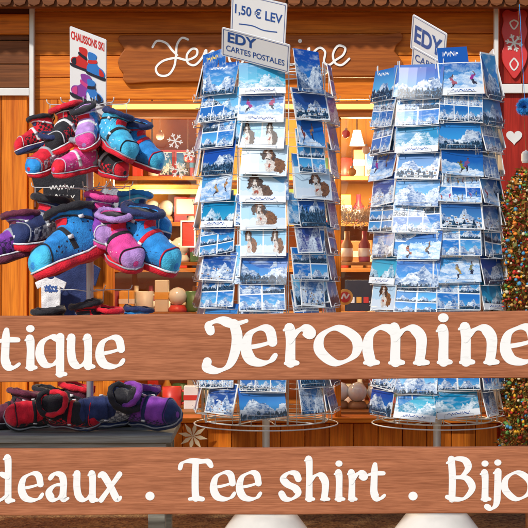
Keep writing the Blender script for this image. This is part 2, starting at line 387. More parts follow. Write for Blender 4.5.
# glyphs: unit x-height, y up; each stroke a list of points (x, y[, width factor]); 'c' marks a closed stroke
def stem(x, t, b_=0.0): return [(x-.02, t, .95), (x, t-.12, 1.0), (x+.01, t*.6+b_*.4, .92), (x, b_+.12, 1.0), (x+.01, b_+.02, 1.0)]
def foot(x, b_=0.0): return [(x-.12, b_-.01, .7), (x+.03, b_+.01, 1.1), (x+.18, b_+.0, .7)]
def head(x, t): return [(x-.16, t-.06, .7), (x-.05, t, 1.1), (x+.03, t+.01, .8)]
ARCH = [(.16, .62, .7), (.36, .91, .95), (.6, .96, 1.1), (.78, .72, 1.05), (.79, .35, 1), (.75, .04, 1)]
G = {
 'o': (1.1, [('c', [(.55, 1.0), (.1, .78), (.05, .35), (.5, 0), (1.0, .22), (1.05, .68)])]),
 'e': (.92, [[(.1, .44, .9), (.45, .5, 1), (.8, .6, 1)], [(.82, .6, .9), (.74, .92, .95), (.5, 1.0, 1.1), (.16, .82, 1), (.06, .42, 1.05), (.2, .1, 1.1), (.5, 0, 1.1), (.76, .06, .95), (.9, .22, .7)]]),
 'i': (.4, [stem(.18, 1.0), foot(.18), head(.18, 1.0), [(.1, 1.34, 1.0), (.26, 1.34, 1.0)]]),
 'n': (.9, [stem(.16, 1.0), foot(.16), head(.16, 1.0), ARCH, foot(.75)]),
 'h': (.9, [stem(.16, 1.6), foot(.16), head(.16, 1.6), ARCH, foot(.75)]),
 'm': (1.5, [[(.74, .8, .7), (.6, .97, 1), (.38, .99, 1.1), (.16, .78, 1), (.11, .4, 1.05), (.17, .04, 1)], foot(.16), stem(.74, 1.0), foot(.74),
              [(.74, .66, .7), (.92, .92, .95), (1.14, .97, 1.1), (1.33, .74, 1.05), (1.34, .36, 1), (1.3, .04, 1)], foot(1.31)]),
 'r': (.72, [stem(.16, 1.0), foot(.16), head(.16, 1.0), [(.16, .62, .7), (.32, .88, .9), (.5, .98, 1.3), (.66, .86, 1.3)]]),
 'u': (.95, [head(.14, 1.0), [(.13, 1.0, 1), (.12, .5, 1), (.2, .14, 1), (.42, .01, 1.1), (.64, .12, .9), (.76, .32, .7)], stem(.76, 1.0), foot(.8), head(.76, 1.0)]),
 'q': (.85, [[(.74, .9, .9), (.45, 1.0, 1.1), (.14, .8, 1), (.06, .4, 1.05), (.24, .06, 1), (.52, .05, 1), (.74, .28, .7)], [(.76, 1.0, 1), (.75, .5, 1), (.75, -.26, 1)], foot(.76, -.28)]),
 't': (.72, [[(.02, .9, 1.0), (.3, .97, 1.2), (.66, .97, 1.0)], [(.32, 1.3, .7), (.3, 1.1, .95), (.28, .6, 1), (.28, .25, 1.05), (.38, .04, 1.1), (.54, .02, 1.1), (.7, .14, .8)]]),
 'J': (1.15, [[(.14, 1.08, .8), (.12, 1.32, 1.0), (.4, 1.44, 1.2), (.74, 1.32, 1.2), (1.06, 1.42, 1)], [(.74, 1.32, .9), (.82, .9, 1.05), (.76, .35, 1.05), (.6, -.08, 1), (.32, -.24, 1.1), (.06, -.14, 1), (.06, .06, .9)]]),
 'B': (1.0, [[(.16, 1.5, 1), (.2, .8, 1), (.18, .0, 1)], [(.0, 1.36, .8), (.3, 1.52, 1.1), (.66, 1.46, 1.05), (.78, 1.18, 1.05), (.56, .88, 1), (.28, .82, .9)], [(.28, .82, .9), (.72, .78, 1), (.93, .42, 1.05), (.66, .04, 1.1), (.3, 0, 1.1), (.0, .08, .8)]]),
 'T': (1.1, [[(.0, 1.16, .7), (.08, 1.36, .9), (.35, 1.44, 1.3), (.7, 1.42, 1.3), (.98, 1.42, 1.0), (1.1, 1.26, .7)], [(.56, 1.4, .9), (.54, .9, 1), (.54, .35, 1), (.56, .04, 1.05)], [(.34, .0, 1.0), (.56, .03, 1.2), (.8, .0, 1.0)]]),
 's': (.68, [[(.62, .76, .9), (.52, .96, 1), (.26, .98, 1.1), (.08, .78, 1), (.22, .57, 1.1), (.52, .4, 1.1), (.6, .18, 1), (.38, 0, 1.1), (.14, .02, 1), (.02, .2, .9)]]),
 'x': (.85, [[(.02, .9, .8), (.14, .98, 1), (.45, .5, .95), (.7, .03, 1), (.83, .1, .8)], [(.8, .98, 1.1), (.45, .5, .9), (.08, .0, 1.1)]]),
 'a': (.85, [[(.12, .82, 1), (.3, .99, 1.1), (.56, .93, 1), (.64, .65, 1), (.62, .14, 1), (.7, .01, 1), (.82, .07, .8)], [(.62, .58, .8), (.3, .55, 1), (.08, .3, 1.05), (.22, .03, 1.1), (.46, .07, 1), (.62, .28, .7)]]),
 'd': (.95, [stem(.8, 1.62), foot(.84), head(.8, 1.62), [(.78, .88, .8), (.5, 1.0, 1.1), (.16, .82, 1), (.06, .42, 1.05), (.2, .08, 1), (.5, .02, 1.1), (.78, .22, .7)]]),
 'j': (.45, [head(.3, 1.0), [(.3, 1.0, 1.0), (.28, .3, 1), (.24, -.2, 1), (.06, -.4, 1), (-.12, -.32, .9)], [(.2, 1.34, 1), (.38, 1.34, 1)]]),
 'C': (.95, [[(.9, 1.1, 1.2), (.72, 1.42, .9), (.4, 1.4, 1), (.1, .95, 1.1), (.1, .4, 1.1), (.45, 0, 1), (.92, .24, .4)]]),
}
def glyph(bm, ch, x0, x1, base, xh, W, F, off=0.0006):
    gw, strokes = G[ch]
    k = (x1-x0)/gw
    for i, st in enumerate(strokes):
        closed = st[0] == 'c'
        pts = st[1] if closed else st
        if len(pts) == 2 and ch in 'ij':      # the tittle
            cx = x0 + (pts[0][0]+pts[1][0])/2*k; cy = base - pts[0][1]*xh; r = W*.5
            disc_fan(bm, cx, cy, r*1.05, r*.9, F, off + .001)
            continue
        q = [(x0 + p[0]*k, base - p[1]*xh) + tuple(p[2:]) for p in pts]
        ribbon(bm, q, W, F, off, i*.00032, nib=R(22), closed=closed, dots=True)

def heart(cx, cy, s):
    return [(cx + s*16*math.sin(t)**3/16, cy - s*(13*math.cos(t)-5*math.cos(2*t)-2*math.cos(3*t)-math.cos(4*t))/16) for t in [2*math.pi*k/28 for k in range(28)]]

def text_child(txt, width, mat, parent_panel, M4, cx, cy, name='lettering', maxh=None, bold=0.0):
    cu = bpy.data.curves.new('txt', 'FONT'); cu.body = txt; cu.offset = bold; cu.extrude = 0.0
    to = bpy.data.objects.new('txt', cu); COL.objects.link(to)
    dg = bpy.context.evaluated_depsgraph_get(); dg.update()
    me = bpy.data.meshes.new_from_object(to.evaluated_get(dg))
    bpy.data.objects.remove(to)
    xs = [v.co.x for v in me.vertices]; ys = [v.co.y for v in me.vertices]
    s = width/(max(xs)-min(xs)); mx, my = (max(xs)+min(xs))/2, (max(ys)+min(ys))/2
    sy = s
    if maxh: sy = min(maxh/(max(ys)-min(ys)), s*1.6)
    for v in me.vertices: v.co = M4 @ Vector(((v.co.x-mx)*s + cx, (v.co.y-my)*sy + cy, 0.0022)) - ORG[parent_panel.name]
    me.materials.clear(); me.materials.append(mat)
    o = bpy.data.objects.new(name, me); COL.objects.link(o); o.parent = parent_panel; ORG[o.name] = ORG[parent_panel.name]
    return o

# ------------------------------------------------------------------ palette
M_plank = wood('reddish_brown_board', (0.5, 0.19, 0.092), (0.33, 0.115, 0.052), 'X', 0.65, .1, False, 2.1)
M_orangeX = wood('orange_cladding', (0.88, 0.27, 0.02), (0.62, 0.145, 0.01), 'X', 0.5, .35)
M_orangeZ = wood('orange_upright_boards', (0.87, 0.27, 0.02), (0.6, 0.14, 0.01), 'Z', 0.5, .35)
M_sign = wood('dark_sign_wood', (0.42, 0.12, 0.02), (0.27, 0.07, 0.012), 'X', 0.5, .1, False)
M_dark = wood('dark_brown_wood', (0.24, 0.08, 0.025), (0.12, 0.04, 0.012), 'X', 0.55, .3)
M_red = wood('red_stained_wood', (0.42, 0.025, 0.014), (0.28, 0.016, 0.01), 'Z', 0.5, .2, False)
M_grey = wood('grey_weathered_wood', (0.42, 0.43, 0.38), (0.25, 0.27, 0.25), 'X', 0.7, .2)
M_pale = wood('pale_shelf_wood', (0.5, 0.22, 0.06), (0.32, 0.12, 0.03), 'X', 0.5, .2)
M_white = painted('white_brush_paint', (0.83, 0.85, 0.85))
M_trim = pm('white_trim', (0.72, 0.72, 0.7), .5)
M_wire = pm('white_coated_wire', (0.68, 0.72, 0.75), .35, .2)
M_steel = pm('brushed_steel', (0.5, 0.52, 0.55), .35, .8)
M_paper = pm('white_paper', (0.8, 0.83, 0.86), .45, var=.02)
M_blueink = pm('blue_ink', (0.02, 0.09, 0.35), .5)
M_redink = pm('red_ink', (0.6, 0.03, 0.03), .5)
M_ink = pm('black_ink', (0.015, 0.02, 0.04), .5)
M_strip = pm('yellow_light_strip', (0.9, 0.6, 0.15), .5, emis=(1.0, 0.62, 0.12), es=1.2)
M_strip2 = pm('green_yellow_light_strip', (0.6, 0.7, 0.2), .5, emis=(0.62, 0.72, 0.1), es=.8)
M_lamp = pm('lit_lamp_shade', (0.9, 0.85, 0.7), .5, emis=(1.0, 0.88, 0.65), es=3.5)

# ------------------------------------------------------------------ world, sun, camera
wd = bpy.data.worlds.new('World'); sc.world = wd; wd.use_nodes = True
nt = wd.node_tree; bg = nt.nodes['Background']
sky = nt.nodes.new('ShaderNodeTexSky'); sky.sky_type = 'NISHITA'; sky.sun_disc = False
SE = R(36)      # the sun stands behind the camera, to its left
sky.sun_elevation = SE
sdir = Vector((-0.5, -0.86, 0)).normalized()*math.cos(SE) + Vector((0, 0, math.sin(SE)))
sky.sun_rotation = math.atan2(sdir.x, sdir.y)
nt.links.new(sky.outputs[0], bg.inputs['Color']); bg.inputs['Strength'].default_value = 0.12
sl = bpy.data.lights.new('sun', 'SUN'); sl.energy = 3.3; sl.angle = R(3); sl.color = (1, .94, .86)
so = bpy.data.objects.new('sun', sl); COL.objects.link(so); so.rotation_euler = (-sdir).to_track_quat('-Z', 'Y').to_euler()
sc.view_settings.view_transform = 'Standard'; sc.view_settings.look = 'None'; sc.view_settings.exposure = 0
cd = bpy.data.cameras.new('camera'); cam = bpy.data.objects.new('camera', cd); COL.objects.link(cam); sc.camera = cam
cam.location = (0, -5, CZ); cam.rotation_euler = (R(90), 0, 0); cd.sensor_width = 36; cd.lens = 36*5/1.76; cd.clip_end = 300

# ------------------------------------------------------------------ ground
m, nt_, b = newmat('brown_gravel')
tc = nt_.nodes.new('ShaderNodeTexCoord'); v = nt_.nodes.new('ShaderNodeTexVoronoi'); v.inputs['Scale'].default_value = 90
nt_.links.new(tc.outputs['Object'], v.inputs['Vector']); r = nt_.nodes.new('ShaderNodeValToRGB')
r.color_ramp.elements[0].color = (0.13, 0.06, 0.025, 1); r.color_ramp.elements[1].color = (0.45, 0.27, 0.1, 1)
sp_ = nt_.nodes.new('ShaderNodeSeparateColor'); nt_.links.new(v.outputs['Color'], sp_.inputs[0]); nt_.links.new(sp_.outputs[0], r.inputs[0])
nt_.links.new(r.outputs[0], b.inputs['Base Color']); bp = nt_.nodes.new('ShaderNodeBump'); bp.inputs['Distance'].default_value = .006
nt_.links.new(v.outputs['Distance'], bp.inputs['Height']); nt_.links.new(bp.outputs[0], b.inputs['Normal']); b.inputs['Roughness'].default_value = .9
bm = bmesh.new(); bmesh.ops.create_grid(bm, x_segments=2, y_segments=2, size=100)
g = bpy.data.objects.new('ground', finish(bm, m, 'ground', False)); COL.objects.link(g); g['kind'] = 'structure'

# ------------------------------------------------------------------ shop building
YF = 0.9
shop = thing('shop_building', 'orange timber shop front with a wide lit window behind the postcard racks', 'building', (0, YF, 0))
L0, R0 = P(-260, 0, YF).x, P(760, 0, YF).x
ox0, ox1 = P(110, 0, YF).x, P(497, 0, YF).x
ztop, zhead, zsill = P(0, -60, YF).z, P(0, 118, YF).z, P(0, 418, YF).z
bm = bmesh.new()
z = zhead + .075
while z < ztop:                                            # horizontal cladding over the window
    box(bm, P(34, 0, YF).x, P(497, 0, YF).x, YF, YF+.03, z, z+.083); z += .086
obj('upper_cladding', bm, M_orangeX, shop, bevel=.002)
bm = bmesh.new(); x = P(34, 0, YF).x
while x < ox0 - .03:
    box(bm, x, min(x+.093, ox0-.002), YF, YF+.03, 0, zhead+.073); x += .096
x = ox0
while x < ox1:
    box(bm, x, min(x+.093, ox1), YF, YF+.03, 0, zsill-.022); x += .096
obj('lower_cladding', bm, M_orangeZ, shop, bevel=.002)
bm = bmesh.new(); pbox(bm, 105, 500, 101, 117, YF-.03, YF+.05)
lint = obj('window_head', bm, M_sign, shop, bevel=.003)
bm = bmesh.new(); pbox(bm, 112, 492, 104, 109, YF-.045, YF-.031); obj('light_strip', bm, M_strip, lint)
for a, c, d in ((103, 113, -.02), (493, 499, -.02), (335, 341, -.015)):
    fr = bmesh.new(); pbox(fr, a, c, 117.5, 418, YF+d, YF+.05); obj('window_frame', fr, M_orangeZ, shop, bevel=.003)
bm = bmesh.new(); pbox(bm, 100, 505, 418, 423, YF-.06, YF+.08); obj('window_sill', bm, M_orangeX, shop, bevel=.003)
gm, gnt, gb = newmat('window_glass')
gt = gnt.nodes.new('ShaderNodeBsdfTransparent'); gg = gnt.nodes.new('ShaderNodeBsdfGlossy'); gg.inputs['Roughness'].default_value = .02
gx = gnt.nodes.new('ShaderNodeMixShader'); gx.inputs[0].default_value = .04
gnt.links.new(gt.outputs[0], gx.inputs[1]); gnt.links.new(gg.outputs[0], gx.inputs[2]); gnt.links.new(gx.outputs[0], gnt.nodes['Material Output'].inputs[0])
for a, c in ((113.3, 334.7), (341.3, 492.7)):
    bm = bmesh.new(); pbox(bm, a, c, 118, 417.6, YF+.02, YF+.024); obj('window_glass', bm, gm, shop)
bm = bmesh.new(); x = L0
while x < P(28, 0, YF).x:
    box(bm, x, min(x+.1, P(29, 0, YF).x), YF-.01, YF+.03, 0, P(0, 96, YF).z); x += .103
obj('left_cladding', bm, M_orangeZ, shop, bevel=.002)
for q in ((29.3, 33.7, -60, 118, YF-.035), (-260, 29, 88, 95.5, YF-.03), (494.5, 498.5, -60, 117, YF-.06), (499, 760, 84, 93, YF-.03)):
    bm = bmesh.new(); pbox(bm, *q, q[4] + (.028 if q[0] == 494.5 else .06)); obj('white_trim', bm, M_trim, shop, bevel=.002)
bm = bmesh.new(); pbox(bm, 29.3, 33.7, 118.5, 515, YF-.03, YF+.03); obj('corner_post', bm, M_orangeZ, shop, bevel=.002)
bm = bmesh.new(); z = P(0, 87.5, YF).z
while z < ztop:
    box(bm, L0, P(29, 0, YF).x, YF-.004, YF+.03, z, z+.09); z += .093
obj('left_upper_boards', bm, M_dark, shop, bevel=.002)
bm = bmesh.new(); pbox(bm, -260, 29, 14, 34, YF-.03, YF-.005); obj('left_beam', bm, M_orangeX, shop, bevel=.003)
bm = bmesh.new(); x = P(499.4, 0, YF).x
while x < R0:
    box(bm, x, x+.085, YF-.008, YF+.03, P(0, 83.6, YF).z, ztop); x += .088
x = P(499.6, 0, YF).x
while x < R0:
    box(bm, x, x+.145, YF-.008, YF+.03, 0, P(0, 93.4, YF).z); x += .148
obj('red_cladding', bm, M_red, shop, bevel=.002)
bm = bmesh.new(); prism(bm, heart(514, 137, 8), plane_F(YF-.009), .0, .004); obj('heart_cutout', bm, M_trim, shop)
# eave
a = P(0, 7, .72).z
bm = bmesh.new(); box(bm, L0, R0, .72, .76, a, a+.13)
obj('eave_fascia', bm, M_dark, shop, bevel=.004)
bm = bmesh.new()
for i in range(80):
    xx = L0 + .005 + i*.055
    prism(bm, [(xx, a+.03), (xx+.006, a+.01), (xx+.0265, a+.002), (xx+.046, a+.01), (xx+.052, a+.03), (xx+.052, a+.1), (xx, a+.1)], lambda p, q, c: Vector((p, .718-c, q)), 0, .012)
obj('eave_scallops', bm, M_dark, shop, bevel=.001)
bm = bmesh.new(); box(bm, L0, R0, .69, 4.2, a+.16, a+.2); obj('roof', bm, M_dark, shop)
bm = bmesh.new(); box(bm, L0, R0, .765, YF-.002, a+.05, a+.07); obj('soffit', bm, M_orangeX, shop)
# interior shell
YB = 2.5
mi = pm('warm_interior_wall', (0.6, 0.26, 0.05), .8, var=.1)
bm = bmesh.new(); box(bm, P(34, 0, YF).x, ox1+.6, YB, YB+.05, 0, ztop); obj('back_wall', bm, mi, shop)
bm = bmesh.new(); box(bm, P(34, 0, YF).x-.05, P(34, 0, YF).x-.002, YF+.04, YB, 0, ztop); obj('side_wall', bm, mi, shop)
bm = bmesh.new(); box(bm, ox1+.6, ox1+.65, YF+.04, YB, 0, ztop); obj('side_wall', bm, mi, shop)
bm = bmesh.new(); box(bm, P(34, 0, YF).x, ox1+.6, YF+.04, YB, ztop-.06, ztop); obj('ceiling', bm, mi, shop)
bm = bmesh.new(); box(bm, P(34, 0, YF).x, ox1+.6, YF+.04, YB-.003, 0.02, .05); obj('shop_floor', bm, M_dark, shop)

# name board with scrolled ends
nb_loc = P(260, 82, YF-.02)
bm = bmesh.new()
top = [(126, 36)] + [(x, 35.5 + .6*math.sin(x*.05)) for x in range(140, 400, 20)] + [(400, 33)]
rt = [(403, 36), (401, 42), (396, 46), (394, 52), (399, 58), (403, 64), (403, 70), (398, 72)]
bt = [(398, 72)] + [(x, 76 + 8*(398-x)/275 + .5*math.sin(x*.07)) for x in range(385, 135, -20)] + [(134, 84)]
lf = [(127, 84), (123, 80), (124, 74), (120, 70), (118, 62), (121, 55), (125, 50), (121, 45), (118, 40), (120, 36)]
outl = [(p[0], p[1]) for p in top + rt[:-1] + bt + lf]
prism(bm, outl, plane_F(YF-.004), .0, .022)
nb = single('name_board', bm, M_sign, 'brown carved board with white handwritten Jeromine above the shop window', 'sign', nb_loc, bevel=.004)
bm = bmesh.new(); F = plane_F(YF-.0262)
SW = 2.2
for i, st in enumerate([
    [(152, 48), (157, 41), (166, 43), (172, 50), (178, 56)],
    [(189, 40), (182, 38), (177, 45), (176, 56), (174, 67), (168, 75), (159, 75), (156, 68), (163, 61), (176, 58), (187, 60), (196, 56), (197, 50), (192, 49), (187, 55), (188, 63), (195, 65), (202, 58), (206, 50), (207, 55), (213, 51), (214, 55), (212, 62), (216, 65), (222, 60)],
    [(240, 48), (232, 50), (229, 58), (233, 65), (241, 64), (244, 56), (240, 49), (247, 52), (254, 51)],
    [(262, 66), (264, 50), (264, 58), (272, 49), (276, 53), (276, 65), (277, 56), (285, 49), (289, 53), (289, 64), (296, 64)],
    [(299, 49), (297, 58), (299, 65), (305, 62), (309, 48), (309, 66), (311, 56), (319, 48), (325, 52), (324, 62), (329, 65), (336, 60), (343, 55), (345, 48), (338, 46), (333, 54), (335, 63), (342, 65), (350, 58)]]):
    ribbon(bm, st, SW, F, 0, .0005 + i*.001, caps=True)
disc_fan(bm, 300, 41, 2, 2, F, .001)
paint_obj('lettering', bm, M_white, nb)

# ------------------------------------------------------------------ front sign railing
YR = -0.5
rail = thing('sign_railing', 'railing of two wide brown boards lettered in white, nearest the camera', 'railing', (0, YR, 0))
def plank(pt, pb, lab):
    bm = bmesh.new(); n = 90; rows = []
    for i in range(n+1):
        px = -330 + (860+330)*i/n; t = (px)/528.0
        yt = pt[0] + (pt[1]-pt[0])*t + .35*math.sin(px*.031); yb = pb[0] + (pb[1]-pb[0])*t + .35*math.sin(px*.023+1)
        a, c = P(px, yt, YR), P(px, yb, YR)
        rows.append([bm.verts.new(a), bm.verts.new(c), bm.verts.new(c + Vector((0, .03, 0))), bm.verts.new(a + Vector((0, .03, 0)))])
    for A, B in zip(rows, rows[1:]):
        for k in range(4): bm.faces.new((A[k], A[(k+1) % 4], B[(k+1) % 4], B[k]))
    bm.faces.new(rows[0]); bm.faces.new(rows[-1])
    return obj('plank', bm, M_plank, rail, bevel=.004, label=lab)
p1 = plank((316, 311), (382, 378), 'upper board reading tique and Jeromine')
p2 = plank((449, 447), (515.5, 513.5), 'lower board reading eaux, Tee shirt and Bijo')
F = plane_F(YR)
def word(spec, xh, W, parent):
    bm = bmesh.new()
    for i, q in enumerate(spec): glyph(bm, q[0], q[1], q[2], q[3], q[4] if len(q) > 4 else xh, W, F)
    paint_obj('painted_word', bm, M_white, parent)
word([('B', -118, -84, 369), ('o', -80, -48, 369), ('u', -44, -14, 369), ('t', -4, 20, 368), ('i', 25, 37, 367.5), ('q', 38, 63, 366), ('u', 68, 93, 366.5), ('e', 98, 124, 366.5)], 29, 8.2, p1)
word([('J', 205, 250, 363.5, 30), ('e', 244, 276, 363), ('r', 284, 312, 363), ('o', 318, 358, 363), ('m', 363, 428, 362.5), ('i', 436, 452, 362, 33), ('n', 459, 496, 362), ('e', 503, 537, 362)], 35, 10.2, p1)
word([('C', -74, -46, 501), ('a', -42, -20, 501), ('d', -13, 12, 500.5), ('e', 20, 43, 500), ('a', 47, 69, 500), ('u', 74, 97, 500), ('x', 99, 121, 500)], 26.5, 6.9, p2)
word([('T', 180, 211, 499), ('e', 212, 235, 499), ('e', 238, 261, 499)], 26.5, 6.9, p2)
word([('s', 281, 300, 499), ('h', 305, 328, 499, 25), ('i', 334, 345, 499), ('r', 348, 365, 499), ('t', 367, 385, 499)], 26.5, 6.9, p2)
word([('B', 447, 474, 499), ('i', 480, 491, 499), ('j', 490, 502, 498), ('o', 504, 531, 499), ('u', 536, 560, 499), ('x', 562, 588, 499)], 26.5, 6.9, p2)
for cx in (150, 413):
    bm = bmesh.new(); disc_fan(bm, cx, 496, 4.6, 4.4, F, .001); paint_obj('painted_dot', bm, M_white, p2)
for px in (-300, 830):
    a = P(px, 0, YR).x; bm = bmesh.new(); box(bm, a-.05, a+.05, YR+.032, YR+.13, 0, P(0, 300, YR).z); obj('post', bm, M_plank, rail, bevel=.004)

# ------------------------------------------------------------------ postcard racks
YEL, WHT, RDD = (.85, .6, .05), (.85, .88, .9), (.6, .04, .03)
CARD = [
 card_mat('alpine_view', 1, 1, 'alp', .0, title=WHT), card_mat('alpine_view_pale', 1, 1, 'alp', .035, sky1=(.03, .28, .65), sky2=(.25, .62, .88), rock=(.08, .28, .55), freq=2.2),
 card_mat('collage_four', 2, 2, 'alp', .035, sky1=(.01, .16, .55)), card_mat('collage_six', 3, 2, 'slope', .035), card_mat('ski_slope', 1, 1, 'slope', .025, band=True),
 card_mat('skiers', 1, 1, 'slope', .0, sky1=(.004, .1, .42), title=YEL), card_mat('village', 1, 1, 'village', .035, sky1=(.01, .07, .32), sky2=(.08, .35, .72), freq=1.6),
 card_mat('saint_bernard_dog', 1, 1, 'dog', .025), card_mat('collage_dogs', 2, 1, 'dog', .03), card_mat('collage_village', 3, 2, 'village', .03, sky1=(.01, .13, .45)),
 card_mat('collage_strip', 2, 3, 'alp', .04, sky1=(.02, .22, .58), freq=1.6), card_mat('turquoise_view', 1, 1, 'alp', .0, sky1=(.0, .22, .48), sky2=(.06, .5, .7), band=True, rock=(.02, .24, .42), freq=1.3),
 card_mat('great_peak', 1, 1, 'alp', .0, sky1=(.004, .07, .4), sky2=(.03, .32, .75), freq=1.1, rock=(.015, .1, .3)),
 card_mat('evening_peak', 1, 1, 'alp', .03, sky1=(.02, .06, .3), sky2=(.65, .35, .3), freq=1.4, rock=(.04, .06, .26), title=YEL),
 card_mat('dog_band', 1, 1, 'dog', .02, band=True)]
CDESC = ['blue alpine view', 'pale blue mountain view', 'four picture mountain', 'six picture ski', 'ski slope with handwritten strip', 'skiers on snow', 'chalet village',
         'brown and white dog', 'two picture dog', 'six picture village', 'six picture mountain', 'turquoise view with caption strip', 'single great peak', 'evening peak', 'dog above handwritten strip']
M_edge = pm('card_edge', (.78, .8, .82), .6, var=.02)
def card_mesh(w, h, bow, mat, th=.003):
    bm = bmesh.new(); uvl = bm.loops.layers.uv.new('UVMap'); n = 5
    fv, bv = [], []
    for i in range(n+1):
        t = i/n; y = -bow*math.sin(math.pi*t)
        fv.append([bm.verts.new(((t-.5)*w, y-th, z)) for z in (0, h)]); bv.append([bm.verts.new(((t-.5)*w, y, z)) for z in (0, h)])
    uv = {}
    for i in range(n+1):
        for k in (0, 1): uv[fv[i][k]] = (i/n, k)
    for i in range(n):
        f = bm.faces.new((fv[i][0], fv[i+1][0], fv[i+1][1], fv[i][1])); f.material_index = 0
        for l in f.loops: l[uvl].uv = uv[l.vert]
        for q in ((bv[i][0], bv[i][1], bv[i+1][1], bv[i+1][0]), (fv[i][1], fv[i+1][1], bv[i+1][1], bv[i][1]), (fv[i][0], bv[i][0], bv[i+1][0], fv[i+1][0])):
            bm.faces.new(q).material_index = 1
    for i in (0, n): bm.faces.new((fv[i][0], fv[i][1], bv[i][1], bv[i][0])).material_index = 1
    return finish(bm, [mat, M_edge], 'postcard', False)
CM = {}
def card_data(mi, portrait, variant):
    k = (mi, portrait, variant)
    if k not in CM:
        w, h = (.106, .15) if portrait else (.152, .108)
        CM[k] = card_mesh(w, h, (.0, .005, -.004)[variant], CARD[mi])
    return CM[k]
ORD = ['top', 'second', 'third', 'fourth', 'fifth', 'sixth', 'seventh', 'eighth', 'ninth', 'tenth', 'eleventh', 'twelfth', 'bottom']
STEP = .0885
def rack(cx_px, y0, first, side, spec, top_py, angs_names, pole_up, RR):
    ax = P(cx_px, 0, y0).x
    root = thing('postcard_rack', '%s postcard spinner rack of white wire filled with blue mountain cards' % side, 'postcard rack', (ax, y0, 0), 'revolving postcard racks')
    ztop = P(0, top_py, y0-.2).z
    zb = ztop - 13*STEP; zm = (ztop+zb)/2
    bm = bmesh.new(); tube(bm, [(ax, y0, .1), (ax, y0, ztop+pole_up)], .013, 12); obj('pole', bm, M_wire, root, True)
    bm = bmesh.new(); lathe(bm, [(.0, .0), (.21, .0), (.21, .015), (.16, .05), (.115, .11), (.1, .128), (.02, .13), (.018, .15)], (ax, y0, 0), 32)
    obj('base', bm, M_trim, root, True)
    for zz, nm in ((ztop+.012, 'top_ring'), (zb-.03, 'bottom_ring')):
        bm = bmesh.new(); rr = RR - .03
        tube(bm, [(ax+rr*math.cos(t*math.pi/18), y0+rr*math.sin(t*math.pi/18), zz) for t in range(36)], .0026, 6, True)
        for k in range(9):
            t = 2*math.pi*k/9; tube(bm, [(ax, y0, zz+.002), (ax+rr*math.cos(t), y0+rr*math.sin(t), zz)], .002, 5)
        if nm == 'bottom_ring':
            r2 = RR + .005
            tube(bm, [(ax+r2*math.cos(t*math.pi/18), y0+r2*math.sin(t*math.pi/18), zz-.012) for t in range(36)], .0022, 6, True)
        obj(nm, bm, M_wire, root, True)
    for k in range(9):
        a = R(first + 40*k + random.uniform(-2, 2)); n = Vector((math.sin(a), -math.cos(a), 0)); s = Vector((math.cos(a), math.sin(a), 0)); C0 = Vector((ax, y0, 0))
        lean = random.uniform(-.012, .012); drop = random.uniform(-.014, .014)
        bm = bmesh.new()
        Q = lambda l, o, z: C0 + s*(l + lean*(z-zm)) + n*(RR + o) + Vector((0, 0, z + (drop if zb-.02 < z < ztop+.005 else 0)))
        for l in (-.079, .079): tube(bm, [Q(l, -.028, zb-.03), Q(l, -.028, ztop+.03)], .0018, 5)
        for l in (-.04, .04): tube(bm, [Q(l, -.03, zb-.03), Q(l, -.03, ztop+.012)], .0014, 4)
        for r_ in range(13):
            z = ztop - (r_+1)*STEP
            tube(bm, [Q(-.079, -.028, z-.003), Q(-.07, .004, z-.003), Q(.07, .004, z-.003), Q(.079, -.028, z-.003)], .0011, 4)
            tube(bm, [Q(-.05, .008, z+.012), Q(.05, .008, z+.012)], .0007, 4)
            for l in (-.05, .05): tube(bm, [Q(l, -.028, z-.003), Q(l, .003, z-.004), Q(l, .008, z+.012)], .0009, 4)
        obj('wire_column', bm, M_wire, root, True)
        if k in angs_names:
            for r_ in range(13):
                z = ztop - (r_+1)*STEP
                mi, portrait = spec(k, r_)
                for second in (False, True):
                    if second:
                        if random.random() > .5 or r_ in (9, 10, 11): continue
                        mi, portrait = random.choice([0, 1, 2, 5, 6, 9, 12]), random.random() < .45
                    o = bpy.data.objects.new('postcard', card_data(mi, portrait, 0 if second else random.choice((0, 0, 1, 2)))); COL.objects.link(o)
                    if second:
                        o.location = Q(random.choice((-1, 1))*random.uniform(.008, .022), -.014, z+.002+random.uniform(0, .01)); o.rotation_euler = (-R(8), R(random.gauss(0, 4)), a)
                        o['label'] = '%s postcard tucked behind, %s row, %s, %s rack' % (CDESC[mi], ORD[r_], angs_names[k], side)
                    else:
                        o.location = Q(random.uniform(-.008, .008), random.uniform(-.004, .001), z+.001)
                        o.rotation_euler = (-R(random.uniform(8, 18)), R(random.gauss(0, 2.8)), a + R(random.gauss(0, 3.5)))
                        o['label'] = '%s postcard, %s row, %s, %s rack' % (CDESC[mi], ORD[r_], angs_names[k], side)
                        if portrait: o['label'] = 'upright ' + o['label']
                    o['category'] = 'postcard'; o['group'] = 'postcards in the %s rack' % side
    return root, ax, ztop
def specL(k, r_):
    if k == 1:
        return [(11, False), (4, False), (8, False), (7, False), (14, False), (7, False), (8, False), (12, False), (2, False), (9, False), (0, False), (9, False), (12, False)][r_]
    if k == 2: return ([12, 6, 5, 10, 7, 0, 13, 2, 6, 9, 10, 0, 12][r_], r_ % 3 != 1)
    return ([0, 9, 2, 12, 5, 11, 10, 6, 2, 0, 1, 9, 6][(r_ + k*5) % 13], False)
def specR(k, r_):
    if k == 2: return [(4, False), (9, False), (12, False), (5, False), (3, False), (6, False), (2, False), (5, False), (2, False), (9, False), (0, False), (2, False), (11, False)][r_]
    if k == 1: return ([12, 2, 11, 6, 0, 9, 5, 12, 10, 1, 2, 0, 11][r_], False)
    return ([0, 9, 2, 5, 6, 10, 12, 11, 7, 13, 3, 6, 12][(r_ + k*4) % 13], k == 3 and r_ % 3 == 0)
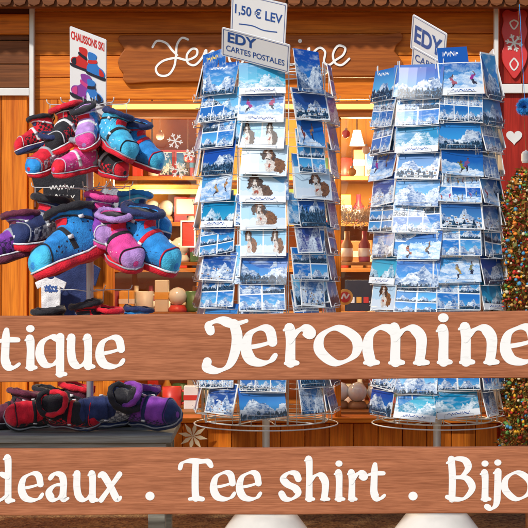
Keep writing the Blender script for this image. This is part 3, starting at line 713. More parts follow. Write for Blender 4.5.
rL, axL, ztL = rack(266, .15, -42, 'left', specL, 68, {8: 'far left column', 0: 'left-facing column', 1: 'front column', 2: 'right-facing column', 3: 'far right column'}, .2, .242)
rR, axR, ztR = rack(437, .15, -66, 'right', specR, 68, {0: 'far left column', 1: 'left-facing column', 2: 'front column', 3: 'right-facing column', 4: 'far right column'}, .06, .218)

# header cards / tilted panels
def panel(name, label, c0, Wp, Hp, y, mat, category, parts, th=.003, group=None):
    """c0 = top-left corner (picture position at depth y); Wp, Hp = edge vectors; depth slant found so that the sheet is a rectangle"""
    f = (5+y)/1500; Wx, Wz = Wp[0]*f, -Wp[1]*f; Hx, Hz = Hp[0]*f, -Hp[1]*f
    k = Wx*Hx + Wz*Hz
    hy = math.sqrt(abs(k)) if k else 0; wy = -k/hy if hy else 0
    W = Vector((Wx, wy, Wz)); H = Vector((Hx, hy, Hz)); w, h = W.length, H.length
    X = W.normalized(); Y = (-H).normalized(); Z = X.cross(Y)
    C = P(c0[0], c0[1], y) + W/2 + H/2
    M4 = Matrix(((X.x, Y.x, Z.x, C.x), (X.y, Y.y, Z.y, C.y), (X.z, Y.z, Z.z, C.z), (0, 0, 0, 1)))
    root = thing(name, label, category, C, group)
    bm = bmesh.new(); F = lambda a, b_, c: M4 @ Vector((a, b_, c))
    rr = .006; pts = []
    for sx, sy, t0 in ((1, 1, 0), (-1, 1, 90), (-1, -1, 180), (1, -1, 270)):
        for q in range(4):
            t = R(t0 + q*30); pts.append((sx*(w/2-rr) + rr*math.cos(t), sy*(h/2-rr) + rr*math.sin(t)))
    prism(bm, pts, F, -th/2, th/2); obj('board', bm, mat, root)
    for p in parts(w, h, F, root, M4): pass
    return root, M4, w, h

def frame_lines(w, h, F, root, mat=M_blueink, m_=.006):
    bm = bmesh.new()
    F2 = lambda a, b_, c: F(a, -b_, c)
    q = [(-w/2+m_, -h/2+m_), (w/2-m_, -h/2+m_), (w/2-m_, h/2-m_), (-w/2+m_, h/2-m_)]
    for i in range(4): ribbon(bm, [q[i], q[(i+1) % 4]], .0018, F2, .0018, .0003 + i*.0001)
    paint_obj('printed_border', bm, mat, root)

def hdr1(w, h, F, root, M4):
    frame_lines(w, h, F, root)
    yield text_child('1,50 € LEV', w*.86, M_blueink, root, M4, 0, h*.12, maxh=h*.26, bold=.02)
    bm = bmesh.new()
    F2 = lambda a, b_, c: F(a, -b_, c)
    ribbon(bm, [(-w*.35, h*.2), (-w*.1, h*.17), (w*.1, h*.21), (w*.35, h*.18)], .004, F2, .0018, .0004); paint_obj('printed_rule', bm, M_blueink, root)
def hdr2(w, h, F, root, M4):
    frame_lines(w, h, F, root)
    yield text_child('EDY', w*.42, M_blueink, root, M4, -w*.2, h*.22, maxh=h*.36, bold=.03)
    yield text_child('CARTES POSTALES', w*.86, M_blueink, root, M4, 0, -h*.18, maxh=h*.2, bold=.01)
panel('price_sign', 'white price card with blue digits topmost above the left postcard rack', (232, -9), (55, 17), (-2, 40), .12, M_paper, 'sign', hdr1)
panel('header_sign', 'white card reading EDY cartes postales across the top of the left rack', (222, 27), (68, 21), (-1, 25), -.12, M_paper, 'sign', hdr2)
def hdr3(w, h, F, root, M4):
    frame_lines(w, h, F, root)
    yield text_child('EDY', w*.8, M_blueink, root, M4, 0, 0, maxh=h*.5, bold=.03)
def hdr4(w, h, F, root, M4):
    frame_lines(w, h, F, root)
    yield text_child('CARTES', w*.8, M_blueink, root, M4, 0, h*.17, maxh=h*.26, bold=.01)
    yield text_child('POSTALES', w*.8, M_blueink, root, M4, 0, -h*.2, maxh=h*.22, bold=.01)
panel('header_sign', 'slanted white card reading EDY on top of the right rack', (413, 14), (31, 24), (0, 30), .1, M_paper, 'sign', hdr3)
panel('header_sign', 'slanted white card reading cartes postales just under the EDY card of the right rack', (413, 46), (31, 22), (0, 24), .09, M_paper, 'sign', hdr4)
def boots(w, h, F, root, M4):
    yield text_child('CHAUSSONS SKI', w*.92, M_redink, root, M4, 0, h*.4, maxh=h*.12, bold=.035)
    n = [0]
    def bt_(cx, cy, s, mt, m2, fl):
        e = n[0]*.0016; n[0] += 1
        S = lambda L_: [(cx + fl*p[0]*s, cy + p[1]*s) for p in cat(L_, 4, True)]
        bm = bmesh.new(); prism(bm, S([(-.52, -.3), (.0, -.33), (.5, -.33), (.66, -.16), (.52, .02), (.2, .12), (.06, .32), (.1, .55), (-.2, .62), (-.48, .55), (-.44, .15), (-.56, -.1)]), F, .0016+e, .002+e); obj('printed_boot', bm, mt, root)
        bm = bmesh.new(); prism(bm, S([(-.55, -.4), (0, -.42), (.6, -.42), (.7, -.28), (0, -.3), (-.56, -.28)]), F, .0021+e, .0024+e); obj('printed_sole', bm, M_ink, root)
        bm = bmesh.new(); prism(bm, S([(-.45, .1), (-.1, .16), (.12, .24), (.1, .36), (-.15, .3), (-.44, .24)]), F, .0025+e, .0027+e); obj('printed_strap', bm, m2, root)
        bm = bmesh.new(); prism(bm, S([(.3, -.25), (.55, -.25), (.6, -.15), (.48, -.02), (.3, .03)]), F, .0028+e, .003+e); obj('printed_toe', bm, m2, root)
    pb, pp, pk = pm('print_blue', (.03, .2, .6), .5), pm('print_purple', (.25, .05, .35), .5), pm('print_pink', (.6, .06, .25), .5)
    bt_(-w*.2, h*.12, .078, M_redink, M_ink, -1); bt_(w*.22, h*.1, .078, pb, M_redink, 1); bt_(-w*.12, -h*.24, .095, pp, pk, -1); bt_(w*.2, -h*.22, .07, pb, M_ink, 1)
    yield 1
panel('slipper_sign', 'white laminated sign with small boot pictures above the slipper stand', (70, 26), (40, 19), (-4, 74), .02, M_paper, 'sign', boots)
bm = bmesh.new(); tube(bm, [(axL, .15, ztL+.19), (axL, .14, P(0, -4, .14).z)], .004, 6); obj('sign_holder', bm, M_wire, rL)
bm = bmesh.new(); tube(bm, [(axR, .15, ztR+.05), (axR-.03, .12, P(0, 40, .12).z)], .004, 6); obj('sign_holder', bm, M_wire, rR)

# ------------------------------------------------------------------ slippers
RINGS = [((.119, .034), (.121, .016), .010), ((.113, .050), (.118, .004), .030), ((.092, .065), (.095, 0), .047), ((.055, .074), (.055, 0), .050), ((.022, .086), (.014, 0), .046),
         ((.004, .096), (-.03, 0), .043), ((-.001, .101), (-.066, .001), .042), ((-.002, .105), (-.09, .018), .042), ((-.001, .110), (-.095, .050), .042), ((.004, .120), (-.094, .084), .044), ((.012, .136), (-.096, .118), .048)]
RF = [(a[0], a[1], b_[0], b_[1], c) for a, b_, c in RINGS]
def ringc(s):
    i = min(int(s), len(RF)-2); t = s - i
    g = lambda j: RF[max(0, min(len(RF)-1, j))]
    a, b_, c, d = g(i-1), g(i), g(i+1), g(i+2)
    return [.5*((2*b_[j]) + (-a[j]+c[j])*t + (2*a[j]-5*b_[j]+4*c[j]-d[j])*t*t + (-a[j]+3*b_[j]-3*c[j]+d[j])*t**3) for j in range(5)]
def rpt(s, t, sca=1.0):
    q = ringc(s); cx, cz = (q[0]+q[2])/2, (q[1]+q[3])/2; hx, hz = (q[0]-q[2])/2, (q[1]-q[3])/2
    c, sn = math.cos(t), math.sin(t); e = .85
    cc = math.copysign(abs(c)**e, c); ss = math.copysign(abs(sn)**e, sn)
    return Vector((cx + hx*cc*sca, q[4]*ss*sca, cz + hz*cc*sca))
def loft(bm, ss, sca, n=24, cap=True, t0=0, t1=2*math.pi):
    full = abs(t1-t0-2*math.pi) < 1e-3
    rs = []
    for i, s in enumerate(ss):
        k = sca[i] if isinstance(sca, list) else sca
        rs.append([bm.verts.new(rpt(s, t0 + (t1-t0)*j/n, k)) for j in range(n if full else n+1)])
    for A, B in zip(rs, rs[1:]):
        for j in range(n): bm.faces.new((A[j], A[(j+1) % len(A)], B[(j+1) % len(A)], B[j]))
    if cap and full: bm.faces.new(rs[0]); bm.faces.new(rs[-1])
SM = {}
def sdata(key, bm):
    for v_ in bm.verts:          # padded cloth is never even: swells, folds and dents
        p = v_.co; v_.co = p + mnoise.noise_vector(p*18)*.0065 + mnoise.noise_vector(p*45)*.0018
    SM[key] = finish(bm, [M_trim], 'slipper_' + key, True)
bm = bmesh.new(); loft(bm, [i*.2 for i in range(51)] + [10, 9.6], [1 + .018*math.sin(i*1.26) for i in range(51)] + [.8, .75]); sdata('upper', bm)
bm = bmesh.new(); tube(bm, [rpt(9.85, 2*math.pi*j/28, 1.02) for j in range(28)], [.0105 + .0018*math.sin(j*2.1) for j in range(28)], 10, True); sdata('cuff', bm)
bm = bmesh.new(); loft(bm, [0, .3, .6, .9, 1.3, 1.7, 1.95, 2.05], [1.07, 1.05, 1.05, 1.045, 1.04, 1.04, 1.035, .99]); sdata('toe_cap', bm)
for nm, s0, k in (('strap', 3.9, 1.045), ('strap_high', 8.3, 1.05)):
    bm = bmesh.new(); loft(bm, [s0, s0+.03, s0+.25, s0+.45, s0+.48], [.97, k, k+.01, k, .97], cap=False, t0=R(-115), t1=R(115)); sdata(nm, bm)
bm = bmesh.new(); loft(bm, [4.9, 5.5, 6.2, 7.2, 8.2], [1.0, 1.05, 1.07, 1.07, 1.0], 10, False, R(-38), R(38)); sdata('tongue', bm)
for s0, sg, nm in ((4.1, -1, 'b1'), (8.5, -1, 'b2'), (4.1, 1, 'b3'), (8.5, 1, 'b4')):
    bm = bmesh.new(); a = rpt(s0, R(80), 1.07); y = a.y*sg; box(bm, a.x-.006, a.x+.007, min(y, y+.004*sg), max(y, y+.004*sg), a.z-.005, a.z+.005); sdata(nm, bm)
outl = []
for i in range(25):
    t = i/24; w = .044 + .010*math.sin(math.pi*min(1, max(0, (t-.3)/.7))) - .004*math.sin(math.pi*t)**2
    w *= math.sqrt(max(0, 1-(2*t-1)**6)); outl.append((-.1 + .226*t, w))
pts = outl + [(x, -w) for x, w in outl[-2:0:-1]]
bm = bmesh.new(); rings = []
for zz, k in ((-.013, .92), (-.010, .98), (.003, 1.01), (.008, .98)):
    rings.append([bm.verts.new((.013 + (x-.013)*k, y*k, zz)) for x, y in pts])
for A, B in zip(rings, rings[1:]):
    for j in range(len(A)): bm.faces.new((A[j], A[(j+1) % len(A)], B[(j+1) % len(A)], B[j]))
bm.faces.new(rings[0]); bm.faces.new(rings[-1]); sdata('sole', bm)
bm = bmesh.new(); tube(bm, [(.013 + (x-.013)*1.0, y*1.0, .0085) for x, y in pts], .0028, 6, True); sdata('welt', bm)
for sg, nm in ((1, 'f1'), (-1, 'f2')):
    bm = bmesh.new(); grid = []
    for i in range(9):
        row = []
        for j in range(5):
            s = 2.2 + i*.78; t = sg*R(58 + j*16 + 14*math.sin(i*.7)); row.append(bm.verts.new(rpt(s, t, 1.022)))
        grid.append(row)
    for i in range(8):
        for j in range(4): bm.faces.new((grid[i][j], grid[i+1][j], grid[i+1][j+1], grid[i][j+1]))
    sdata(nm, bm)
for sg, nm in ((1, 'h1'), (-1, 'h2')):
    bm = bmesh.new(); grid = []
    for i in range(6):
        row = []
        for j in range(5):
            s = 6.0 + i*.5; t = sg*R(112 + j*16); row.append(bm.verts.new(rpt(s, t, 1.03)))
        grid.append(row)
    for i in range(5):
        for j in range(4): bm.faces.new((grid[i][j], grid[i+1][j], grid[i+1][j+1], grid[i][j+1]))
    sdata(nm, bm)
bm = bmesh.new(); loft(bm, [9.9, 9.5, 9.0, 8.6], [.86, .8, .78, .7]); sdata('lining', bm)
bm = bmesh.new(); q0 = rpt(9.2, R(180), 1.03); tube(bm, [q0, q0 + Vector((-.014, 0, .012)), q0 + Vector((-.016, 0, .03)), q0 + Vector((-.002, 0, .032))], .0035, 6); sdata('pull_loop', bm)
bm = bmesh.new(); tube(bm, [rpt(2.12, R(-120 + 240*j/20), 1.035) for j in range(21)], .0022, 6); sdata('piping', bm)

FB = {'red': fab('red_felt', (.72, .008, .03)), 'black': fab('black_felt', (.014, .014, .02)), 'blue': fab('blue_felt', (.02, .28, .72)), 'sky': fab('sky_blue_felt', (.06, .52, .8)),
      'navy': fab('navy_felt', (.015, .03, .12)), 'purple': fab('purple_felt', (.25, .05, .42)), 'pink': fab('pink_felt', (.8, .06, .32)), 'lilac': fab('lilac_felt', (.5, .28, .66)), 'grey': fab('grey_felt', (.35, .37, .42)),
      'white': fab('white_felt', (.78, .79, .81)), 'maroon': fab('maroon_felt', (.14, .02, .05)),
      'redprint': fab('red_check_print', (.65, .01, .03), .3, (.02, .015, .02)), 'blueprint': fab('blue_spot_print', (.02, .25, .65), .3, (.02, .02, .05), 'spot'),
      'pinkprint': fab('pink_spot_print', (.75, .06, .3), .3, (.8, .7, .78), 'spot'), 'greyprint': fab('grey_check_print', (.2, .2, .24), .3, (.6, .6, .64)), 'skyprint': fab('sky_spot_print', (.06, .45, .75), .3, (.75, .82, .88), 'spot'),
      'purpleprint': fab('purple_check_print', (.2, .04, .34), .3, (.04, .02, .08))}
SLIP = []
def slipper(px, py, y, yaw, pitch, roll, s, cols, label, group, rest_z=None):
    loc = P(px, py, y)
    if rest_z is not None: loc.z = rest_z
    Mr = Matrix.Rotation(R(yaw), 4, 'Z') @ Matrix.Rotation(R(pitch), 4, 'Y') @ Matrix.Rotation(R(roll), 4, 'X')
    root = bpy.data.objects.new('boot_slipper', None); COL.objects.link(root)
    off = Vector((0.01, 0, .065))*s
    root.location = loc - (Mr @ off); root.rotation_euler = Mr.to_euler(); root.scale = (s, s, s); root.empty_display_size = .03
    if rest_z is not None:      # lower it until the lowest point of sole or upper touches the table
        low = min((Mr @ (v_.co*s)).z for k in ('sole', 'upper', 'cuff', 'toe_cap', 'welt') for v_ in SM[k].vertices)
        root.location = Vector((loc.x - (Mr @ off).x, y - (Mr @ off).y, rest_z - low + .0005))
    root['label'] = label; root['category'] = 'slipper'; root['group'] = group
    up, so_, cu, st, toe, fl = cols
    welt = 'white' if rest_z is None and (px*7) % 3 != 0 else 'grey'
    for nm, key, c in (('upper', 'upper', up), ('sole', 'sole', so_), ('welt', 'welt', welt), ('cuff', 'cuff', cu), ('strap', 'strap', st), ('strap', 'strap_high', st), ('buckle', 'b1', 'white'), ('buckle', 'b2', 'white'), ('buckle', 'b3', 'white'), ('buckle', 'b4', 'white'),
                       ('toe_cap', 'toe_cap', toe), ('side_flash', 'f1', fl), ('side_flash', 'f2', fl), ('heel_panel', 'h1', cu), ('heel_panel', 'h2', cu), ('lining', 'lining', 'black'), ('tongue', 'tongue', so_), ('pull_loop', 'pull_loop', cu), ('piping', 'piping', st)):
        o = bpy.data.objects.new(nm, SM[key]); COL.objects.link(o); o.parent = root
        o.material_slots[0].link = 'OBJECT'; o.material_slots[0].material = FB[c]
    SLIP.append((root, Mr @ (Vector((-.1, 0, .145))*s) + root.location))
    return root
sx = P(90, 0, .05).x; SY = .05
T1, T2 = 'slippers in the upper tier of the stand', 'slippers in the middle tier of the stand'
T3, T4 = 'slippers in the low tier of the stand', 'slippers on the grey table'
slipper(34, 133, -.02, 205, 18, 8, .72, ('red', 'navy', 'black', 'white', 'red', 'redprint'), 'red slipper with dark sole, leftmost of the upper tier', T1)
slipper(47, 152, -.08, 225, 22, -12, .78, ('red', 'red', 'navy', 'grey', 'blue', 'greyprint'), 'red slipper with blue toe hanging low in the upper tier', T1)
slipper(64, 126, -.04, 235, 25, 14, .9, ('black', 'red', 'red', 'white', 'black', 'redprint'), 'black slipper with red trim left of the pole, upper tier', T1)
slipper(86, 125, -.1, 262, 35, 16, .74, ('lilac', 'red', 'black', 'white', 'pink', 'blueprint'), 'lilac slipper with pink toe in front of the pole, upper tier', T1)
slipper(75, 156, -.1, 215, 12, -8, .76, ('pink', 'red', 'grey', 'white', 'red', 'pinkprint'), 'pink slipper under the lilac one beside the pole', T1)
slipper(108, 156, -.06, -35, 20, 10, .78, ('black', 'red', 'black', 'grey', 'red', 'redprint'), 'black slipper with red sole right of the pole', T1)
slipper(120, 133, -.1, -42, 28, -10, .86, ('sky', 'red', 'navy', 'black', 'sky', 'skyprint'), 'sky blue slipper with red sole right of the pole, upper tier', T1)
slipper(142, 143, -.02, -25, 28, 10, .88, ('blue', 'red', 'navy', 'red', 'sky', 'blueprint'), 'blue slipper with red straps, rightmost of the upper tier', T1)
slipper(11, 236, -.02, 212, 14, 8, 1.04, ('purple', 'maroon', 'maroon', 'grey', 'maroon', 'purpleprint'), 'purple slipper with maroon toe, leftmost of the middle tier', T2)
slipper(40, 220, .02, 228, 8, -8, 1.12, ('navy', 'red', 'black', 'grey', 'navy', 'greyprint'), 'navy slipper behind the big blue one, middle tier', T2)
slipper(62, 238, -.12, 222, 18, 16, 1.3, ('blue', 'red', 'black', 'black', 'sky', 'blueprint'), 'large blue slipper with black cuff and red sole left of the pole', T2)
slipper(102, 218, -.04, -65, 20, -6, 1.0, ('purple', 'pink', 'pink', 'white', 'lilac', 'purpleprint'), 'purple slipper with pink cuff beside the pole', T2)
slipper(120, 238, -.1, -50, 26, 10, 1.02, ('pink', 'red', 'lilac', 'black', 'lilac', 'pinkprint'), 'pink slipper with lilac toe right of the pole', T2)
slipper(151, 237, -.06, -28, 26, 8, 1.16, ('blue', 'red', 'navy', 'red', 'sky', 'blueprint'), 'blue slipper with red sole, rightmost of the middle tier', T2)
slipper(145, 213, .08, -20, 10, -6, .94, ('sky', 'navy', 'blue', 'white', 'blue', 'skyprint'), 'sky blue slipper behind the rightmost one, middle tier', T2)
slipper(40, 330, 0, 215, 16, 0, .9, ('black', 'red', 'black', 'grey', 'red', 'red'), 'black slipper with red toe behind the upper board, left', T3)
slipper(84, 324, -.08, 250, 18, 10, .9, ('red', 'black', 'black', 'black', 'red', 'black'), 'red slipper with black cuff behind the upper board at the pole', T3)
slipper(112, 328, -.06, -60, 16, 0, .85, ('black', 'black', 'red', 'red', 'black', 'red'), 'black slipper with red cuff behind the upper board', T3)
slipper(146, 326, .02, -25, 16, 0, .8, ('blue', 'grey', 'navy', 'white', 'grey', 'white'), 'blue and grey slipper behind the upper board, right', T3)
# table
TZ = P(0, 432, -.1).z
tb = thing('display_table', 'grey weathered wooden table under the lowest slippers', 'table', (P(60, 0, 0).x, .05, 0))
bm = bmesh.new(); xa, xb = P(-140, 0, -.2).x, P(172, 0, -.2).x
for i in range(4): box(bm, xa, xb, -.2+i*.125, -.2+i*.125+.12, TZ-.025, TZ)
obj('table_top', bm, M_grey, tb, bevel=.003)
for a, c in ((-.18, -.16), (.24, .26)):
    bm = bmesh.new(); box(bm, xa+.02, xb-.02, a, c, TZ-.11, TZ-.027); obj('apron', bm, M_grey, tb, bevel=.002)
for a in (xa+.02, xb-.08):
    for c in (-.157, .18):
        bm = bmesh.new(); box(bm, a, a+.055, c, c+.055, 0, TZ-.028); obj('leg', bm, M_grey, tb, bevel=.003)
slipper(10, 0, .0, 200, 0, 0, .85, ('maroon', 'black', 'maroon', 'black', 'black', 'maroon'), 'maroon slipper at the left end of the grey table', T4, TZ)
slipper(36, 0, -.11, 200, 0, -62, .85, ('red', 'black', 'black', 'black', 'red', 'black'), 'red slipper lying on its side in front on the grey table', T4, TZ)
slipper(70, 0, -.12, -12, 0, 58, .85, ('black', 'maroon', 'red', 'red', 'red', 'redprint'), 'black and red slipper lying on its side in front on the table', T4, TZ)
slipper(62, 0, .1, 175, 0, 0, .95, ('maroon', 'black', 'red', 'black', 'navy', 'black'), 'maroon slipper with navy toe behind the red pair on the table', T4, TZ)
slipper(36, 0, .14, 165, 0, 0, .85, ('black', 'black', 'black', 'grey', 'black', 'navy'), 'plain black slipper at the back of the grey table', T4, TZ)
slipper(106, 0, -.1, 205, 0, -55, .95, ('navy', 'navy', 'black', 'navy', 'navy', 'greyprint'), 'navy slipper with grey checked sides lying on the table', T4, TZ)
slipper(146, 0, -.09, -28, 0, 50, .95, ('purple', 'navy', 'purple', 'navy', 'navy', 'purpleprint'), 'purple slipper with navy toe at the right end of the table', T4, TZ)
slipper(128, 0, .08, -160, 0, 0, .95, ('navy', 'black', 'purple', 'grey', 'purple', 'blue'), 'navy slipper with purple toe behind the purple one on the table', T4, TZ)
slipper(148, 0, .13, -35, 0, 0, .85, ('sky', 'navy', 'blue', 'navy', 'blue', 'blue'), 'sky blue slipper at the right back corner of the table', T4, TZ)
# stand
st = thing('slipper_stand', 'white metal pole stand with wire hooks hung with slippers', 'display stand', (sx, SY, 0))
bm = bmesh.new(); tube(bm, [(sx, SY, TZ+.002), (sx, SY, P(0, 88, SY).z)], .012, 14); obj('pole', bm, M_wire, st, True)
bm = bmesh.new(); lathe(bm, [(0, 0), (.09, 0), (.09, .006), (.02, .012), (.018, .04)], (sx, SY, TZ+.001), 28); obj('base', bm, M_wire, st, True)
for zc, rng in ((P(0, 108, SY).z, SLIP[:8]), (P(0, 190, SY).z, SLIP[8:15]), (P(0, 292, SY).z, SLIP[15:19])):
    for root, heel in rng:
        bm = bmesh.new(); d = Vector((heel.x - sx, heel.y - SY, 0))
        if d.length < .03: d = Vector((0, -.05, 0))
        e = Vector((sx, SY, zc)) + d*1.0
        p0 = Vector((sx, SY, zc)); pts_ = [p0, p0 + d*.5 + Vector((0, 0, .008)), e + Vector((0, 0, .008)), e + d.normalized()*.012 + Vector((0, 0, .024))]
        tube(bm, [Vector(q) for q in cat([tuple(q) for q in pts_], 4)], .0018, 6)
        hz = heel.z; ez = e.z + .008
        tube(bm, [(e.x, e.y, ez), (e.x, e.y, (ez+hz)/2), (heel.x, heel.y, hz-.01)], .0012, 5)
        obj('hook', bm, M_wire, st, True)
bm = bmesh.new(); tube(bm, [(sx, SY, P(0, 89, SY).z), (sx-.005, .06, P(0, 60, .05).z)], .003, 6); obj('sign_holder', bm, M_wire, st)

# ------------------------------------------------------------------ T-shirts behind the slippers
def shirt(px, py, w, h, y, mat, label, ink=None, group=None):
    pt = [(-.13, .0), (-.07, .05), (0, .07), (.07, .05), (.13, 0), (.5, .16), (.42, .36), (.3, .3), (.29, 1.0), (-.29, 1.0), (-.3, .3), (-.42, .36), (-.5, .16)]
    q = [(px + a*w, py + b_*h) for a, b_ in pt]
    bm = bmesh.new(); prism(bm, q, plane_F(y), 0, .008)
    o = thing('t_shirt', label, 't-shirt', P(px, py+h, y), group)
    obj('cloth', bm, mat, o, bevel=.003)
    bm = bmesh.new(); tube(bm, [P(px-.16*w, py+2, y-.004), P(px, py-5, y-.004), P(px+.16*w, py+2, y-.004)], .002, 5); tube(bm, [P(px, py-5, y-.004), P(px, py-12, y-.004)], .0015, 5)
    obj('hanger', bm, M_steel, o)
    if ink:
        bm = bmesh.new(); F = plane_F(y-.0085)
        for r_ in range(2):
            ribbon(bm, [(px - w*.2 + i*w*.4/14 + random.uniform(-.5, .5), py + h*(.3+.1*r_) + random.uniform(.5, 2.4)*(1 if i % 2 else -1)) for i in range(15)], 1.0, F, 0, .0005 + r_*.0005)
        paint_obj('print', bm, ink, o)
    return o
shirt(62, 160, 62, 92, .74, FB['black'], 'black t-shirt with white handwriting on the wall behind the slippers', M_trim)
shirt(68, 254, 66, 90, .72, FB['navy'], 'dark grey t-shirt on the wall below the black one')
shirt(51, 277, 32, 34, .64, FB['white'], 'small white t-shirt hung over the dark one, left', M_blueink)
shirt(110, 186, 30, 60, .8, FB['grey'], 'grey t-shirt hanging at the left window jamb')

# ------------------------------------------------------------------ goods inside the shop
shelf_py = [176, 222, 268, 314, 404]
unit = thing('shop_shelving', 'wooden shelving along the back wall inside the shop window', 'shelves', (0, 2.3, 0))
shz = []
for q in shelf_py:
    z = P(0, q, 2.2).z; shz.append(z); bm = bmesh.new(); box(bm, P(40, 0, YF).x, ox1+.4, 2.2, 2.49, z-.02, z); obj('shelf', bm, M_pale, unit, bevel=.002)
for px in (60, 200, 330, 420, 520):
    a = P(px, 0, 2.3).x; bm = bmesh.new(); box(bm, a-.012, a+.012, 2.205, 2.485, .05, P(0, 118, 2.3).z); obj('upright', bm, M_pale, unit)
GC = [pm('glaze_%d' % i, c, .4) for i, c in enumerate([(.7, .66, .58), (.6, .04, .03), (.05, .2, .45), (.75, .4, .08), (.08, .2, .08), (.35, .17, .07), (.78, .78, .78), (.3, .04, .08)])]
GN = ['cream', 'red', 'blue', 'amber', 'green', 'tan', 'white', 'wine']
M_glassy = pm('globe_glass', (.75, .82, .85), .05, coat=1)
SN = ['top', 'second', 'third', 'fourth', 'lowest']
NTH = ['first', 'second', 'third', 'fourth', 'fifth', 'sixth', 'seventh', 'eighth', 'ninth', 'tenth', 'eleventh', 'twelfth', 'thirteenth', 'fourteenth', 'fifteenth']
PL = {}
def good(kind, c, x, y, z, where, s=1.0):
    m_ = GC[c]; nm = GN[c]
    g_ = 'souvenirs on the shop shelves'
    if kind == 'mug':
        t = thing('mug', '%s mug, %s' % (nm, where), 'mug', (x, y, z), g_)
        bm = bmesh.new(); lathe(bm, [(0, 0), (.034*s, 0), (.038*s, .01), (.04*s, .09*s), (.035*s, .09*s), (.033*s, .02), (0, .018)], (x, y, z), 16); obj('cup', bm, m_, t, True)
        bm = bmesh.new(); tube(bm, [(x+.036*s, y, z+.075*s), (x+.06*s, y, z+.07*s), (x+.065*s, y, z+.045*s), (x+.055*s, y, z+.025*s), (x+.036*s, y, z+.02*s)], .006, 6); obj('handle', bm, m_, t, True)
    elif kind == 'globe':
        t = thing('snow_globe', 'snow globe on %s foot, %s' % (nm, where), 'snow globe', (x, y, z), g_)
        bm = bmesh.new(); lathe(bm, [(0, 0), (.04, 0), (.042, .012), (.03, .03), (0, .03)], (x, y, z), 16); obj('foot', bm, m_, t, True)
        bm = bmesh.new(); sphere(bm, (x, y, z+.068), .042); obj('globe', bm, M_glassy, t, True)
    elif kind == 'box':
        w = random.uniform(.024, .034); h = random.uniform(.07, .15)
        t = thing('gift_box', '%s gift box with band, %s' % (nm, where), 'box', (x, y, z), g_)
        bm = bmesh.new(); box(bm, x-w, x+w, y-.04, y+.04, z, z+h); obj('carton', bm, m_, t, bevel=.003)
        bm = bmesh.new(); box(bm, x-w-.0015, x+w+.0015, y-.0415, y+.0415, z+h*.4, z+h*.62); obj('band', bm, GC[(c+3) % 8], t)
    elif kind == 'bottle':
        t = thing('bottle', '%s bottle with pale label, %s' % (nm, where), 'bottle', (x, y, z), g_)
        bm = bmesh.new(); lathe(bm, [(0, 0), (.024, 0), (.026, .01), (.026, .075), (.012, .1), (.011, .135), (.0, .135)], (x, y, z), 14); obj('body', bm, m_, t, True)
        bm = bmesh.new(); lathe(bm, [(.02, .022), (.0272, .024), (.0272, .06), (.02, .062)], (x, y, z), 14); obj('paper_label', bm, M_paper, t, True)
    elif kind == 'frame':
        t = thing('picture_frame', '%s picture frame, %s' % (nm, where), 'picture frame', (x, y, z), g_)
        bm = bmesh.new()
        for a in ((x-.045, x-.036, z, z+.13), (x+.036, x+.045, z, z+.13), (x-.036, x+.036, z, z+.01), (x-.036, x+.036, z+.12, z+.13)): box(bm, a[0], a[1], y-.01, y+.01, a[2], a[3])
        obj('frame', bm, m_, t)
        o = bpy.data.objects.new('picture', card_data(random.choice([0, 1, 6]), True, 0)); COL.objects.link(o); o.parent = t; o.location = (0, .004, .006); o.scale = (.68, 1, .77)
    elif kind == 'bear':
        t = thing('plush_bear', '%s plush bear sitting, %s' % (nm, where), 'plush toy', (x, y, z), g_)
        bm = bmesh.new()
        for dx, dy, dz, r_, sz in ((0, 0, .045, .04, 1.15), (0, -.005, .105, .032, .95), (-.026, 0, .132, .012, 1), (.026, 0, .132, .012, 1), (-.04, -.015, .06, .014, 1.8), (.04, -.015, .06, .014, 1.8), (-.026, -.04, .018, .018, .9), (.026, -.04, .018, .018, .9), (0, -.033, .098, .013, .8)):
            sphere(bm, (x+dx, y+dy, z+dz), r_, 1, 1, sz, 2)
        if c not in PL: PL[c] = fab('plush_%s' % nm, [(.6, .55, .45), (.5, .05, .04), (.1, .25, .4), (.5, .3, .1), (.12, .25, .1), (.35, .2, .09), (.7, .7, .7), (.25, .06, .08)][c], .8)
        b_ = obj('body', bm, PL[c], t, True)
        md = b_.modifiers.new('Remesh', 'REMESH'); md.mode = 'VOXEL'; md.voxel_size = .006; md.use_smooth_shade = True
        bm = bmesh.new(); sphere(bm, (x-.011, y-.034, z+.113), .004); sphere(bm, (x+.011, y-.034, z+.113), .004); sphere(bm, (x, y-.046, z+.101), .005); obj('eyes_and_nose', bm, M_ink, t, True)
kinds = ['mug', 'bottle', 'box', 'frame', 'globe', 'box', 'bottle', 'box']
def fill(z, y, px0, px1, stepm, where, kk=kinds, cc=(0, 1, 2, 3, 4, 5, 6, 7, 7, 5, 1)):
    x = P(px0, 0, y).x; n = 0
    while x < P(px1, 0, y).x:
        k = random.choice(kk); good(k, random.choice(cc), x, y + random.uniform(-.02, .02), z, 'item %s on %s' % (NTH[n % 15], where)); n += 1; x += stepm + random.uniform(0, .012)
for i, z in enumerate(shz):
    fill(z, 2.28, 108, 215, .064, 'the left end of the %s back shelf' % SN[i])
    fill(z, 2.28, 330, 392, .064, 'the %s back shelf between the racks' % SN[i])
ct = thing('window_counter', 'wooden display counter just inside the shop window', 'counter', (0, 1.3, 0))
cz = P(0, 411, 1.05).z
bm = bmesh.new(); box(bm, P(60, 0, YF).x, ox1+.2, 1.02, 1.4, cz-.03, cz); obj('counter_top', bm, M_pale, ct, bevel=.003)
bm = bmesh.new(); box(bm, P(60, 0, YF).x+.02, ox1+.18, 1.06, 1.38, .05, cz-.032); obj('counter_body', bm, M_orangeX, ct)
fill(cz, 1.15, 172, 205, .07, 'the window counter left of the racks', ['mug', 'box', 'bottle'], (0, 3, 6, 1))
fill(cz, 1.15, 322, 384, .07, 'the window counter between the racks', ['mug', 'globe', 'box'], (0, 3, 6, 5))
